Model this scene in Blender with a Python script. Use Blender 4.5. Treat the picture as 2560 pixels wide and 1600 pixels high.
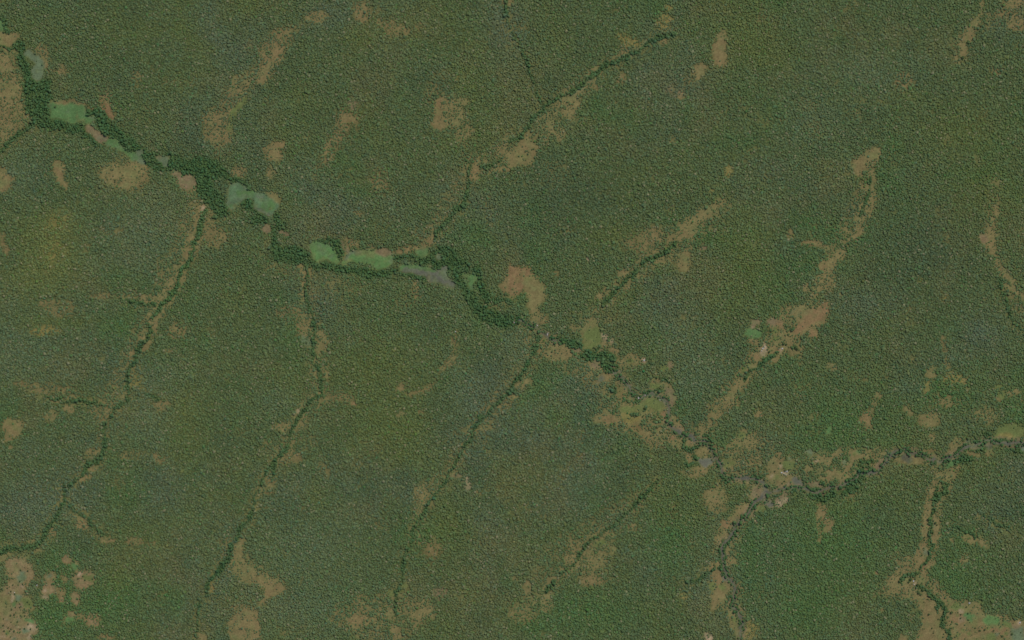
import bpy, math, random
import numpy as np

# ------------------------------------------------------------------ camera, sky, sun, exposure
scene = bpy.context.scene
for o in list(bpy.data.objects):
    bpy.data.objects.remove(o)

ALT = 16000.0                       # flying height above the plain, metres
FRAME_W = 5120.0                    # ground width seen, metres
cam_data = bpy.data.cameras.new('camera')
cam_data.sensor_width = 36.0
cam_data.lens = 36.0 * ALT / FRAME_W
cam_data.clip_start = 100.0
cam_data.clip_end = 60000.0
cam = bpy.data.objects.new('camera', cam_data)
cam.location = (0.0, 0.0, ALT)
cam.rotation_euler = (0.0, 0.0, 0.0)
scene.collection.objects.link(cam)
scene.camera = cam

SUN_ELEV = math.radians(50.0)
SUN_AZ = math.radians(38.0)         # clockwise from north (+Y): shadows fall to the south-west
world = bpy.data.worlds.new('World')
scene.world = world
world.use_nodes = True
wn = world.node_tree.nodes
wl = world.node_tree.links
bg = wn.get('Background') or wn.new('ShaderNodeBackground')
sky = wn.new('ShaderNodeTexSky')
sky.sky_type = 'NISHITA'
sky.sun_disc = False
sky.sun_elevation = SUN_ELEV
sky.sun_rotation = SUN_AZ
wl.new(sky.outputs['Color'], bg.inputs['Color'])
bg.inputs['Strength'].default_value = 0.11

sun_data = bpy.data.lights.new('sun', 'SUN')
sun_data.energy = 2.6
sun_data.angle = math.radians(0.53)
sun_data.color = (1.0, 0.95, 0.87)
sun = bpy.data.objects.new('sun', sun_data)
d = (math.sin(SUN_AZ) * math.cos(SUN_ELEV), math.cos(SUN_AZ) * math.cos(SUN_ELEV), math.sin(SUN_ELEV))
from mathutils import Vector
sun.rotation_euler = Vector(d).to_track_quat('Z', 'Y').to_euler()
sun.location = (d[0] * 3000, d[1] * 3000, d[2] * 3000)
scene.collection.objects.link(sun)

scene.view_settings.view_transform = 'Standard'
scene.view_settings.look = 'None'
scene.view_settings.exposure = 0.0
scene.view_settings.gamma = 1.0
scene.view_settings.use_curve_mapping = False
scene.cycles.max_bounces = 4
scene.cycles.diffuse_bounces = 2
scene.cycles.glossy_bounces = 1

rng = np.random.default_rng(20)
random.seed(7)
C = scene.collection
M = 2.0                              # metres per unit of the land-cover survey
CU, CV = 1280.0, 800.0               # survey point under the camera

# ------------------------------------------------------------------ land-cover survey
# Outlines of every clearing, marsh, field, mud bank, path, strip of riverside forest and patch of thin
# woodland.  "@x,y" starts a survey sheet; then: shape (P polygon, E ellipses, L lines with widths),
# kind (Z canopy type, S sparse wood, A gallery forest, T narrow tree line, B grove, C clearing, M marsh,
# F field, W mud or water, R path), colour letter, tree cover, points.
SURVEY = """
@0,0
P C o .03 -40,210 30,290 60,320 130,300 180,350 110,440 50,440 -40,430
P M g .0 -40,180 10,210 30,290 -40,300
P M h .02 220,500 250,450 290,455 310,510 370,540 410,620 410,680 380,750 310,750 290,650 350,600 300,560
P C t .08 360,520 410,500 450,620 455,670 400,600
P M g .0 470,970 580,935 640,975 760,990 800,1020 790,1090 840,1110 900,1100 900,1140 850,1170 760,1150 680,1160 600,1120 480,1110 475,1050
E C t .0 600,960,110,22 740,985,60,14
P M k .0 790,1200 830,1190 870,1225 930,1260 1020,1300 960,1350 890,1310
P M g .0 1020,1300 1110,1310 1150,1400 1200,1440 1270,1450 1340,1470 1390,1512 1250,1510 1130,1430 980,1360
P M h .0 1270,1410 1350,1420 1360,1460 1300,1450
P S t .5 -60,450 150,470 190,600 240,780 210,860 250,960 320,1080 300,1150 220,1250 60,1330 -60,1400
P C t .12 -40,780 190,800 200,850 100,940 30,930 -40,900
P C t .15 -40,480 60,540 100,640 60,670 -40,640
L A d 1 20,170,70 120,380,90 200,450,110 190,560,60 260,680,90 300,860,170 330,1000,190 420,1130,200 600,1190,130 760,1220,110 900,1370,60 980,1380,50
L A d 1 420,800,150 430,900,180 400,1010,150
L A d 1 820,1065,90 930,1060,120 1000,1150,180 1060,1230,180 1150,1300,150 1250,1390,130 1400,1460,120 1560,1540,150
L T d 1 330,1150,70 240,1240,50 120,1310,55 30,1400,55 -40,1450,50
L T d 1 -20,435,16 130,460,16
P C r .06 960,1010 1040,980 1060,1050 1085,1100 1060,1130 1020,1090
E S t .5 1000,930,70,60 1290,720,60,50 870,1030,60,30
E S k .75 1000,840,90,60 2340,440,70,60
P S t .5 2110,820 2250,760 2440,740 2440,800 2300,870 2250,960 2130,950
L C l .1 2310,950,26 2240,1010,46 2190,1110,26 2160,1230,16
E S t .4 2010,1150,110,110 2060,1290,150,70
E S t .55 400,480,70,60 600,650,60,50
L S t .55 390,480,60 450,650,50 560,660,60
E Z y .8 2340,80,200,120 1860,440,120,120 1700,270,120,80
@640,0
P C t .06 180,470 250,415 255,490 190,540 130,600 125,700 70,780 20,790 60,700 110,600
P S t .5 0,380 120,340 300,230 440,220 500,200 420,330 270,430 270,560 200,640 120,790 0,800
E S t .5 1000,110,90,120 1230,215,90,60 1350,290,130,80 1570,240,50,45
E Z y 1 960,330,130,120 1300,250,430,250
P C t .05 1700,950 1770,910 1790,930 1750,1010 1750,1150 1790,1220 1730,1225 1690,1190 1640,1170 1690,1130
P S y .65 1600,680 1900,620 2000,750 1930,820 1700,740
P S o .45 1790,920 2000,880 2040,960 2010,1100 1990,1200 2040,1260 1980,1300 1900,1280 1800,1220 1760,1100
P S t .25 760,1080 850,1040 960,1050 970,1170 850,1200 760,1180
E S k .6 900,980,80,60
L S t .45 850,1200,80 720,1320,70 640,1480,60
P C t .22 70,1400 220,1330 290,1330 250,1400 260,1500 200,1512 130,1480 70,1420
E S t .45 2370,20,60,40 2000,1260,70,50 2340,1420,90,60 560,160,140,60
E Z s 1 2350,250,200,300 700,150,200,160
@1280,0
L T d 1 20,340,24 110,500,26 170,640,26 210,790,24 250,950,20 275,1010,20
L S t .5 1060,480,90 860,640,70 700,790,90 560,960,110 420,1010,80 340,1230,120
L T d 1 1540,310,34 1400,350,34 1290,410,40 1200,480,34 1090,530,34 1000,580,40 900,600,40 820,660,44 750,720,40 660,800,34 540,880,34 430,930,40 340,980,40 280,1050,46 200,1110,44 150,1200,34 80,1280,40 -30,1340,50
L C h .05 1280,395,14 1160,490,16 1115,535,14
L C h .25 740,760,20 570,880,26
E S t .25 1030,740,40,60 800,830,34,34 590,960,80,60 540,1060,50,60 460,1270,60,60 1440,390,40,40
E S y .55 1440,210,90,90 1490,70,40,30 1050,350,80,50 1130,400,100,50
P C t .03 1950,330 1980,295 2005,310 2010,450 2005,600 1970,630 1940,600 1910,520 1895,430 1925,400
P C t .05 1730,640 1800,600 1830,620 1830,670 1780,740 1740,740 1740,680
P S t .45 1590,750 1720,700 1710,800 1640,850
E S t .4 1600,900,50,45
E S k .7 1530,850,90,60
P C o .1 -40,1440 60,1400 60,1330 150,1250 160,1330 220,1380 240,1400 190,1540 -40,1540
E Z y 1 2070,1470,100,60 2200,300,300,350
@1920,0
L C o .25 2030,-40,16 2025,110,18 1960,230,18
L C t .2 1910,290,44 1890,380,36 1850,430,30 1840,500,40 1790,560,40
P S t .6 1700,400 1900,250 2000,120 2440,-30 2440,260 2200,250 2050,300 1930,400 1900,480 1760,580
E S t .4 2330,20,120,40 2350,230,90,60
E S t .6 2150,660,80,60 1280,760,100,100
E Z y 1 1330,880,170,90 1850,1250,400,220
E Z q 1 1000,680,420,200 400,1150,260,220
E S o .7 400,990,90,60 430,1220,120,100 260,720,40,30
P C t .06 850,1500 950,1420 1045,1400 1050,1430 990,1512 850,1540
@0,400
P C t .12 -40,80 40,90 130,160 120,210 60,270 -40,300
P C t .03 530,0 560,5 610,90 605,170 620,260 635,300 590,280 560,240 540,150 515,80
P C o .12 940,100 1060,90 1130,60 1340,20 1330,180 1290,220 1200,260 1170,230 1200,170 1140,150 1050,200 1010,150
P S t .45 840,20 1000,30 1300,-20 1420,0 1420,240 1200,300 1000,220 850,60
P M h 0 1280,0 1390,0 1390,40 1340,30
P M h 0 1470,-30 1600,-30 1580,50 1540,50
P C k .05 1610,110 1640,95 1720,125 1810,125 1830,180 1860,240 1830,260 1790,240 1740,270 1700,220 1690,170
E M g 0 1660,110,40,14
P S t .45 1700,220 1850,240 1900,350 1870,390 1760,300
L A d 1 1390,20,60 1480,90,60 1600,60,100
L A d 1 1600,0,160 1720,50,170 1850,90,170 1920,200,150 1960,300,190 2050,400,180 2110,480,150
L A d 1 1900,40,200 2060,100,140 2150,150,60 2200,190,50 2300,200,40 2350,270,40
L A d 1 2300,390,60 2360,420,130 2440,460,110
L T d 1 2020,530,50 2100,515,40 2190,490,16
L T e 1 1930,470,50 1910,580,70 1900,680,80 1850,750,60 1815,790,44 1820,860,40 1810,920,50 1770,1010,34 1730,1040,30 1690,1100,40 1680,1200,40 1620,1280,60 1560,1330,40 1530,1390,40 1470,1450,40 1430,1520,30
L S t .3 1900,440,50 1860,560,50 1830,680,60 1790,770,50 1800,830,40 1750,960,36 1690,1050,50 1630,1170,60 1520,1310,80 1460,1460,60
L C p .1 1900,430,20 1905,480,16
L C t .2 1850,660,24 1790,770,22
L C t .15 1830,810,26 1770,880,22 1740,960,22
L S t .25 1985,470,30 2000,570,36 1540,1450,36
E S t .4 1650,1040,60,50 1620,1170,50,60
P Z Y 1 380,500 700,450 740,620 720,900 650,1000 800,1100 500,1250 60,1300 60,1150 200,1000 300,700
E S t .3 410,1350,44,44 20,220,40,60
E S o .5 560,1400,150,100 2040,730,140,110
E S y .7 560,560,140,100 520,860,130,120
L T d 1 1190,1330,24 1300,1350,24 1430,1360,20 1510,1390,20
E S t .6 1100,1270,220,40 930,1290,120,30
E S t .5 1400,1310,130,40
L C t .15 20,700,24 30,780,28 60,870,26
E S t .45 2260,110,80,60
E Z q 1 1350,700,400,350 150,150,250,200
@640,400
L A d 1 -20,560,90 80,550,90
L A d 1 200,530,80 240,640,110 300,720,90
L A d 1 150,620,40 170,720,70 190,830,110 240,920,140 350,900,230 450,930,150 560,1010,80 700,990,90 800,1030,90 950,1050,90 1100,1080,80 1250,1080,70 1330,1040,60 1450,1080,70 1580,1125,70
P M k 0 50,650 130,605 140,690 80,700
P M k 0 205,640 240,650 310,700 300,725 220,690
P M G 0 500,820 560,790 690,795 740,870 770,940 800,985 740,970 690,930 640,960 560,970 520,900
P M G 0 800,950 880,920 900,890 1000,860 1180,860 1300,900 1300,960 1240,1030 1150,1050 1090,980 970,970 880,950 810,985
L M h 0 840,920,24 900,890,26 980,868,20
P M k 0 1140,855 1230,832 1280,845 1310,890 1220,910 1160,880
L A d 1 730,790,60 790,880,70 780,930,40
L A d 1 540,780,30 700,765,50 800,790,30
L A d 1 1300,930,60 1450,910,50 1590,960,70 1680,900,80 1750,870,130 1850,900,130
L M k .05 790,780,26 820,840,30 870,870,30
E S t .35 900,790,70,60 1080,820,50,36
P M g 0 1480,880 1540,840 1590,820 1650,830 1650,870 1590,910 1520,890
P C t .15 1610,760 1680,730 1690,790 1640,820 1500,860 1320,880 1290,850 1450,830 1560,830
P S r .35 1460,720 1580,670 1620,740 1520,770
P M m 0 1340,1040 1380,1000 1460,980 1540,1010 1640,1040 1720,1050 1800,1000 1790,1070 1900,1160 1870,1220 1830,1220 1780,1160 1660,1160 1600,1110 1500,1060 1420,1040
P M g 0 1370,1000 1460,975 1540,1000 1640,1030 1720,1045 1690,1058 1600,1050 1500,1010 1420,1015 1330,1050
L W n 0 1420,1020,24 1560,1070,30 1700,1080,30 1790,1020,16
L W n 0 1700,1110,20 1860,1160,30
L A d 1 1700,980,110 1850,1000,140 1960,1000,150 1900,1080,90 1960,1190,110 2020,1290,110 2100,1390,130 2200,1470,170 2320,1520,160
L A d 1 2090,1040,90 2120,1180,90 2200,1340,70
P M h 0 1700,890 1740,890 1740,930 1710,920
P M g 0 1950,1060 1990,1070 2010,1090 2080,1090 2070,1130 2030,1170 2060,1240 2030,1240 2000,1140
L T d 1 1980,0,30 2010,60,30 2000,230,30 2000,300,40 1960,400,40 1890,470,54 1830,540,54 1760,620,60 1700,690,60 1690,760,44
P C t .2 2030,70 2060,40 2110,60 2120,110 2060,160 2010,200
E S t .55 2280,90,140,40 2060,140,80,60
L T d 1 2120,70,34 2200,70,40 2320,10,34
E S t .6 1170,200,110,140 340,1440,180,70 1520,1250,50,110
E S t .4 960,515,44,26 150,120,50,60
P S t .45 300,980 400,960 450,1110 380,1090 330,1020
L C t .15 460,1060,14 440,1200,14 450,1290,14 490,1345,18
L T d 1 470,1000,26 475,1100,26 465,1200,30 480,1290,34 500,1400,30 520,1512,30
E S o .75 800,1200,270,150 900,1400,90,50
P C t .06 2290,1200 2350,1160 2400,1060 2450,1020 2450,1260 2370,1260
L T d 1 2250,1340,60 2330,1330,50 2400,1340,40
@1280,400
P C o .08 -40,-20 170,-20 150,25 80,40 -40,50
P C r .06 -30,980 60,1030 150,1030 190,1080 200,1120 120,1150 100,1220 30,1280 -30,1290
P C o .05 120,1100 190,1080 240,1110 310,1190 295,1340 200,1410 170,1370 150,1270 100,1220
E S t .25 220,1430,50,40 260,1500,80,50
E S o .8 400,120,200,150
P S t .5 980,800 1100,700 1250,640 1330,580 1450,660 1460,780 1360,850 1250,900 1060,870
L T d 1 1540,780,40 1480,840,40 1400,890,54 1320,930,54 1270,960,44 1200,1040,40 1140,1100,48 1080,1130,44 1040,1180,44 960,1240,44 930,1300,44 860,1360,40
L S t .4 1540,740,120 1700,610,150 1830,520,170 1960,450,100
L C o .12 1550,760,40 1620,690,40 1700,630,40
L C o .2 1700,620,36 1780,540,36 1840,490,30
E C o .1 1670,690,60,36
P C t .04 1580,910 1640,880 1690,900 1685,970 1650,1040 1610,1040 1580,990 1600,950
P S o .35 1390,900 1580,905 1580,970 1400,995
L S o .35 1690,800,50 1660,890,50
E S k .35 1800,830,50,34
P C o .04 985,1050 1030,1030 1080,1050 1060,1100 990,1100
E S t .2 1060,1190,40,26 910,1250,26,40 830,1300,34,26 420,1080,40,30
E S y .45 2040,100,50,60 1880,290,36,30
E S p .3 710,930,14,20
E Z y 1 2200,900,260,500 1000,700,250,100
E Z D 1 600,350,500,330
@1920,400
P C t .04 820,-30 945,-30 910,70 880,160 840,140 805,70
L C o .1 1000,140,26 990,220,26 970,310,24
L C o .2 965,170,16 940,300,16
L S t .25 970,340,44 980,440,54 955,490,50
P S t .55 600,640 800,580 960,480 1000,560 900,680 820,760 700,780
L S t .35 850,570,60 830,640,80 850,700,70
E S t .3 420,780,110,34 540,815,70,30
E S o .35 640,860,70,60 700,890,50,30
E C t .15 520,990,46,34 370,1220,46,40
E S o .45 560,1160,90,90 600,1050,60,60
E S t .4 690,1270,40,30 220,700,40,50
P C t .04 320,1430 440,1400 500,1380 570,1330 560,1400 540,1430 560,1470 540,1540 270,1540 310,1460
P C h .08 215,1430 270,1400 310,1440 290,1480
E S o .4 200,1440,80,80
L S o .3 2110,530,26 2110,640,44 2060,750,110 2110,840,56
E C k .12 2050,745,34,40
E S t .3 2240,1070,64,70
L S t .6 2110,850,80 2150,960,80 2230,1060,80 2300,1180,80 2410,1320,70
E S y .5 1670,1310,40,44 1450,1120,30,24
E Z y 1 2050,350,400,300
E Z D 1 1500,800,500,400
@0,800
L S t .3 1460,-20,40 1450,110,50 1380,110,50 1350,190,50 1400,220,40 1340,260,56 1250,310,50 1240,400,64
L C t .06 1460,20,20 1450,110,24
E C t .06 1385,105,24,22 1345,190,30,16 1345,255,40,20 1250,310,26,20 1240,395,34,34
P S y .45 1240,440 1350,480 1370,650 1260,660 1230,560
E S t .25 1190,730,60,50 1010,880,54,64
E C t .05 1020,1110,16,16
L T d 1 1400,30,30 1430,120,24 1400,170,36 1350,210,40 1300,270,40 1290,320,54 1290,380,44 1230,440,44 1210,520,34 1210,650,34 1200,720,28 1210,770,34 1130,790,50 1060,830,40 1050,900,34 1000,970,40 985,1080,40 990,1150,50 985,1280,48 920,1340,56 830,1350,66 800,1400,48 815,1450,30
L T d 1 390,710,26 540,750,30 650,775,30 760,760,40 900,790,30 1000,800,30
P S t .55 150,560 400,560 750,640 740,740 500,720 250,690
E S t .3 340,680,60,20 190,590,60,30
E S t .35 650,840,60,30 480,910,60,60 540,770,50,16
E S o .5 920,870,70,70 900,1250,90,50
P C t .04 30,960 100,940 150,970 240,950 220,1010 180,1050 160,1110 120,1080 80,1050 110,1120 40,1140 30,1090 60,1050 40,1000
E C t .05 90,1195,26,24
E S o .5 1680,110,110,70 1250,1270,160,50
E S t .45 1540,800,90,50 1510,1310,70,60 880,1390,54,40 800,1490,60,44
E S y .6 430,100,170,60
L T d 1 1390,700,18 1550,760,18
E Z q 1 1600,600,300,250 200,300,400,300 1400,1000,250,200
E Z y 1 1750,950,200,450 500,20,400,60
E S o .3 1600,300,40,30
@640,800
L S t .45 440,40,150 430,110,120
E S t .4 610,200,90,90
E C h .2 470,190,60,50
L T d 1 530,-20,34 545,130,34 540,250,34 540,380,40 590,460,44 620,560,40 620,700,40 560,740,50 510,790,40 440,860,40 390,940,36 340,1040,30 310,1100,24 310,1180,26 240,1280,30 190,1320,26 180,1430,18 170,1520,16
P S t .4 640,640 820,660 940,710 985,790 920,830 860,770 640,780
E C p .1 405,860,16,26
E C r .1 940,785,24,16
E S o .25 410,950,44,70
E S t .35 220,1300,34,22 340,1160,40,24 460,880,34,40
L S t .35 1890,110,44 1870,180,54 1890,270,54 1865,355,56 1800,420,54 1720,510,54 1660,610,54 1560,680,60 1450,715,44
E S t .4 1360,885,60,26 1560,880,44,44 1380,640,44,40
L T d 1 2440,680,36 2350,740,36 2250,800,44 2190,870,44 2110,950,48 2050,1030,44 2030,1120,36 1960,1220,34 1900,1330,24
P S t .45 2440,720 2440,800 2300,870 2240,900 2280,820
E S t .45 2170,1010,100,40 1850,1370,44,70 340,1290,120,70 270,1000,110,50
E S o .75 500,1130,120,120
E Z y 1 1100,450,450,300 1250,1000,350,250 300,600,200,200
E Z q 1 1950,600,150,200 200,750,150,150
E S k .5 2250,760,40,20 1900,1480,60,20
@1280,800
L A d 1 -60,-10,130 30,10,120 120,30,70 220,60,54 290,120,44 400,180,60
P C t .2 280,300 400,290 530,260 560,310 500,370 400,340 330,340
P S o .5 200,210 340,180 480,210 560,300 560,370 640,340 600,390 480,380 280,330 210,280
E C p .1 1250,380,18,22
E S t .3 1150,350,60,44
E F l .2 1120,385,46,24 1450,445,44,30
P C k .08 1455,405 1500,400 1530,430 1490,478 1475,440
P C t .12 1280,560 1380,560 1440,595 1490,600 1525,670 1500,650 1440,620 1390,630 1300,600
P F l .2 1290,590 1400,615 1440,640 1440,700 1380,700 1290,680
P C k .12 1440,630 1520,660 1545,740 1520,830 1495,790 1485,720 1440,700
P C l .03 1200,800 1270,730 1330,725 1380,740 1450,830 1440,870 1300,885 1200,860 1120,880 1030,870 1020,830 1110,810 1180,800
P C y .05 1010,870 1150,870 1200,920 1200,960 1100,970 1040,940
P C t .18 760,930 830,890 1000,890 1030,960 900,970 800,950
P S r .35 850,780 880,860 790,910
P C b .15 1110,960 1200,950 1215,1040 1235,1100 1180,1080 1150,1010
E S t .35 1280,1120,60,50 1250,1030,40,30
L W n .1 1260,700,26 1340,712,26 1420,745,24 1450,800,20
E C r .1 1440,880,24,40
E S o .5 2300,1330,60,60 1700,1440,120,60
L T d 1 1340,540,30 1390,540,40 1440,570,30 1500,580,20
E B d 1 1410,660,44,22 1730,1280,28,28 1690,1355,54,14 1255,830,14,24 1150,880,34,10 930,640,40,14 960,690,26,30
L T d 1 1460,740,40 1480,830,46 1480,900,40 1475,960,34 1500,1010,28 1560,1055,30 1650,1080,40 1720,1100,40 1755,1140,26
P F g .15 2200,130 2210,80 2340,120 2350,170 2230,150
L S o .35 2290,160,60 2310,260,60 2380,280,60
P C t .12 2280,330 2350,290 2419,240 2440,280 2380,370 2290,380
E C p .1 2390,255,16,24 2360,300,14,14
L F l .2 2380,360,40 2280,430,54 2180,490,50
L S o .4 2190,590,90 2130,650,90 2070,720,90 2040,830,90 1960,880,80 1890,950,80 1830,1010,90 1790,1080,60
L C o .15 2230,530,30 2150,610,26 2070,700,24
E S t .25 2110,770,60,40 1930,890,60,36
L T d 1 2440,345,46 2350,400,44 2300,460,46 2240,500,46 2190,560,44
P C t .1 2310,860 2340,860 2370,920 2350,930 2320,890
E F l .2 2165,1090,40,34
E S t .3 2200,1055,30,20
E S o .6 2280,1120,160,110
E S t .45 110,590,100,60
L T d 1 200,250,24 200,340,22 160,400,22 80,540,22 20,590,22
E Z q 1 60,220,150,230 1750,500,250,250 1600,150,200,150
@1920,800
P C t .06 320,-30 450,-30 420,50 350,110 250,120 230,90 300,30
P S o .5 0,20 160,20 230,100 320,260 300,320 160,330 0,330
E C t .12 110,45,44,36 435,120,36,44
E F l .1 70,95,30,26
L C t .2 240,120,40 200,230,40 240,300,30 300,270,24
P C r .1 10,290 90,270 140,290 80,320
E S t .4 60,370,54,26 600,440,54,44
P C o .08 1495,520 1550,440 1580,460 1570,500 1610,520 1590,550 1520,550
P C y .05 1480,640 1490,590 1525,590 1525,650 1500,690
P C t .05 865,940 930,860 970,880 960,930 970,990 900,1000
E C t .06 1055,715,30,30
L S t .3 1035,740,34 980,840,40 940,1020,60
P C o .12 1270,790 1320,800 1350,860 1390,890 1390,920 1330,900 1290,850
P C o .15 1430,930 1500,880 1520,940 1590,890 1620,940 1560,1000 1500,990 1440,960
P F g .0 540,1070 560,1020 605,1020 600,1060 570,1090
P C l .04 2150,1030 2200,1000 2350,990 2440,1040 2400,1110 2330,1120 2200,1150 2160,1080
E C y .05 2250,1100,80,30
L A d 1 2050,1090,70 2150,1130,70 2250,1160,110 2330,1190,110 2440,1240,90
L A d 1 1700,1330,90 1800,1320,120 1880,1330,70 2000,1210,60 2060,1180,50
E B d 1 1790,1300,60,44
L A d 1 1480,1285,36 1560,1330,44 1650,1340,60
E C b .2 1560,1245,70,14
L C o .1 1720,1250,24 1840,1190,26
L C o .1 1725,1180,20 1800,1130,22
P F g .2 1640,1380 1720,1320 1770,1340 1760,1380 1700,1400
E C h .4 1960,1170,80,50
E C t .2 2090,1270,50,30 1950,1270,60,22
E C n .1 2090,1195,40,36
P W w 0 2350,1150 2440,1145 2440,1250 2380,1210
P S t .3 1520,1360 1600,1360 1640,1430 1630,1520 1590,1480 1560,1430
P C t .18 1700,1420 1830,1380 1790,1430 1730,1490 1680,1530 1690,1440
E S o .55 1000,1250,110,60
E Z s 1 1330,650,140,90 2000,150,250,200
E S t .45 1850,560,34,36 1550,1120,50,36
L C t .3 1660,180,8 1665,290,8
L C o .3 1685,370,8 1710,440,8
E F l .15 2190,640,36,24 2215,710,36,34
E C t .06 2190,755,26,16
E S o .5 2300,700,60,30 2330,680,60,30 2050,900,140,100 1680,780,90,60
E Z e 1 700,1000,500,350 1700,700,300,200
E S y .6 1750,560,100,90
@0,1200
L T d 1 590,40,30 620,130,40 600,210,40 560,300,50 520,400,50 450,470,60 400,560,64 330,620,60 200,645,60 60,660,60 -40,690,60
L T d 1 640,210,26 700,280,26 770,320,42 830,370,34 880,430,24 1030,530,16
E C t .05 590,172,22,34
P S t .35 650,280 740,320 870,450 1000,530 1100,560 1050,610 940,600 880,520 780,410
E C t .2 1030,575,80,24
E S t .25 1280,590,90,35
E S t .5 1450,600,50,30 480,500,50,50 270,580,50,30 350,650,60,30 800,430,80,50
P C o .05 -40,700 95,685 70,720 -40,790
P C t .06 70,780 170,740 240,760 240,820 300,790 310,860 300,920 240,960 240,1030 190,1080 150,1120 320,1120 310,1190 240,1230 240,1300 330,1310 330,1370 290,1400 310,1540 -40,1540 -40,1090 60,1040 60,950 130,950 80,860
P F h .05 180,860 240,890 245,950 185,940
P F G 0 240,1300 330,1310 325,1345 255,1345
E C p 0 130,1060,12,18 112,1110,14,30 205,1190,16,12 300,1370,24,12 110,1410,20,14
E F l .05 200,1170,110,34 260,1420,40,26 180,1030,40,30
E C r 0 80,1250,50,50 180,1200,30,20
P C k .06 430,900 480,870 505,900 500,950 470,980 510,1010 500,1040 450,1070 440,1120 400,1120 420,1040 440,970
E F h 0 450,920,22,22 430,1030,18,14
E C p 0 430,1050,10,10 428,1105,18,16
P C r .05 570,740 610,710 660,750 650,790 600,780
P F g .03 665,790 700,795 735,825 720,850 680,840
E C r .08 730,780,24,20
E C o .1 725,855,24,14
P C t .08 700,920 760,870 850,880 890,940 830,1000 770,1000 720,980
E F l .05 830,930,46,34
E C p 0 757,885,16,10 350,995,8,10 545,820,16,8
P C t .25 690,1060 765,1080 745,1150 700,1120
E S t .3 560,1140,34,26 580,1070,44,60 870,1320,64,54
E S o .45 600,920,34,54 740,1290,44,40
P F G .0 630,1310 660,1285 700,1305 705,1340 650,1355
E C t .15 665,1262,34,24
E S t .3 1000,1480,80,30
P C o .06 2210,620 2280,540 2310,560 2280,640 2290,720 2330,780 2220,790
P C o .3 2220,780 2330,780 2400,840 2440,860 2440,950 2300,950 2225,900
L A d 1 2180,620,50 2150,720,60 2110,800,64 2060,870,64 2000,920,54 1960,1000,40 1950,1090,24
L T d 1 2390,280,24 2360,390,40 2290,430,50 2250,500,40 2220,560,30
L T d 1 1890,1150,18 1870,1250,22 1870,1380,22 1860,1530,18
P C y .25 1985,945 2010,1000 2040,1040 2010,1080 1975,1060
P C t .22 2160,1300 2280,1250 2440,1230 2440,1540 2200,1540 2180,1400
E S t .35 1900,1490,70,40 2250,1210,90,40
E Z s 1 2150,650,80,60 300,200,300,200
E Z e 1 450,1350,300,200 1000,1200,300,200
E Z y 1 1100,900,120,150
@640,1200
P C t .12 -30,870 80,920 170,980 220,990 300,1030 220,1060 150,1090 90,1140 40,1200 10,1190 80,1080 80,1010 -30,940
P C t .1 -30,1280 40,1340 30,1390 -30,1430
E S t .3 130,120,54,18
E S t .5 1560,120,70,90 1540,260,70,70 140,30,54,44
P S t .3 1590,570 1700,575 1790,590 1740,680 1690,720 1690,790 1650,820 1600,730
E S o .65 1540,600,70,110
L T d 1 1540,380,30 1480,500,34 1470,580,36 1400,720,36 1400,850,34 1390,980,34 1320,1050,30 1320,1150,26 1330,1270,20
E C l .1 1380,1020,54,44 1270,1070,44,30
P C t .12 830,1340 900,1280 1040,1270 1060,1300 990,1360 930,1365 900,1335
E S o .4 970,1170,70,70 1400,1230,50,36
E S t .2 1260,1260,54,56
P C o .12 1480,1260 1580,1190 1690,1195 1600,1275 1510,1315
E S k .45 1740,1070,70,70
E S t .35 1340,1430,40,90
P S o .6 900,1060 1300,1060 1700,1150 1720,1300 1400,1530 1050,1530 850,1370
E S t .6 2090,130,50,44
L C p .1 1998,-10,8 2000,70,8
E Z q 1 500,600,500,400 400,1250,500,200
E Z y 1 1800,450,200,300 560,150,120,150
@1280,1200
P C t .1 1840,150 1900,90 1970,100 1990,150 1960,180 1990,220 1930,220 1860,180
E S o .5 1920,170,130,120 1960,270,90,40
L T d 1 1370,20,24 1290,90,40 1220,170,44 1110,280,40 1040,340,24 980,430,20 850,500,26 740,560,20 640,720,26 540,810,30 480,880,26
L A d 1 400,970,60 330,1040,60
P S o .55 430,650 560,560 850,500 1000,570 930,690 880,880 880,980 700,1000 600,900 470,720
E C l .25 830,600,60,34
E C o .25 945,650,24,60
E C t .12 160,1015,44,60
E S t .3 370,940,34,44 1150,440,44,44 20,920,30,26 760,960,120,50 520,720,40,50
E S o .5 330,1160,70,100 100,1250,170,110
P C t .08 2140,310 2170,250 2240,215 2230,280 2150,360 2070,400 2060,430 2030,450 2050,380 2110,350
P C r .15 1975,370 2050,385 2045,450 2010,470 1975,420
P C o .08 1990,470 2045,465 2030,560 1970,600 1935,585 1950,530
P F l .06 2280,260 2370,230 2385,290 2310,300
E C p .08 2315,385,24,26
P C t .06 2010,630 2070,640 2040,680 2010,690
P C t .12 2020,730 2110,750 2110,790 2040,800 2010,770
P C t .05 1870,830 1900,800 1960,800 1970,900 2000,950 2050,970 2060,1050 2000,1130 1930,1180 1920,1230 1885,1230 1900,1150 1900,1070 1930,1000 1880,890
E F l .05 1985,1010,26,44
E F l .25 1900,1000,30,44
P W m .02 1990,870 2030,910 2065,960 2030,975 1985,930
L W m 0 1975,620,22 1995,660,24 1995,710,22
P C o .1 2050,1220 2110,1260 2165,1320 2150,1420 2100,1480 2090,1400 2060,1300
E F l .1 2110,1310,30,20
P C p .05 1830,1440 1900,1480 1905,1540 1830,1540
L T d 1 2350,160,30 2310,190,44 2255,230,44 2240,290,30 2190,350,64 2130,410,54 2100,480,64 2070,550,64 2000,600,24
L T d 1 1985,760,44 1990,830,60 2040,900,26 2080,960,40 2130,1040,80 2060,1110,60 2090,1190,70 2150,1270,54 2180,1340,44 2160,1430,44 2150,1530,40
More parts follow.
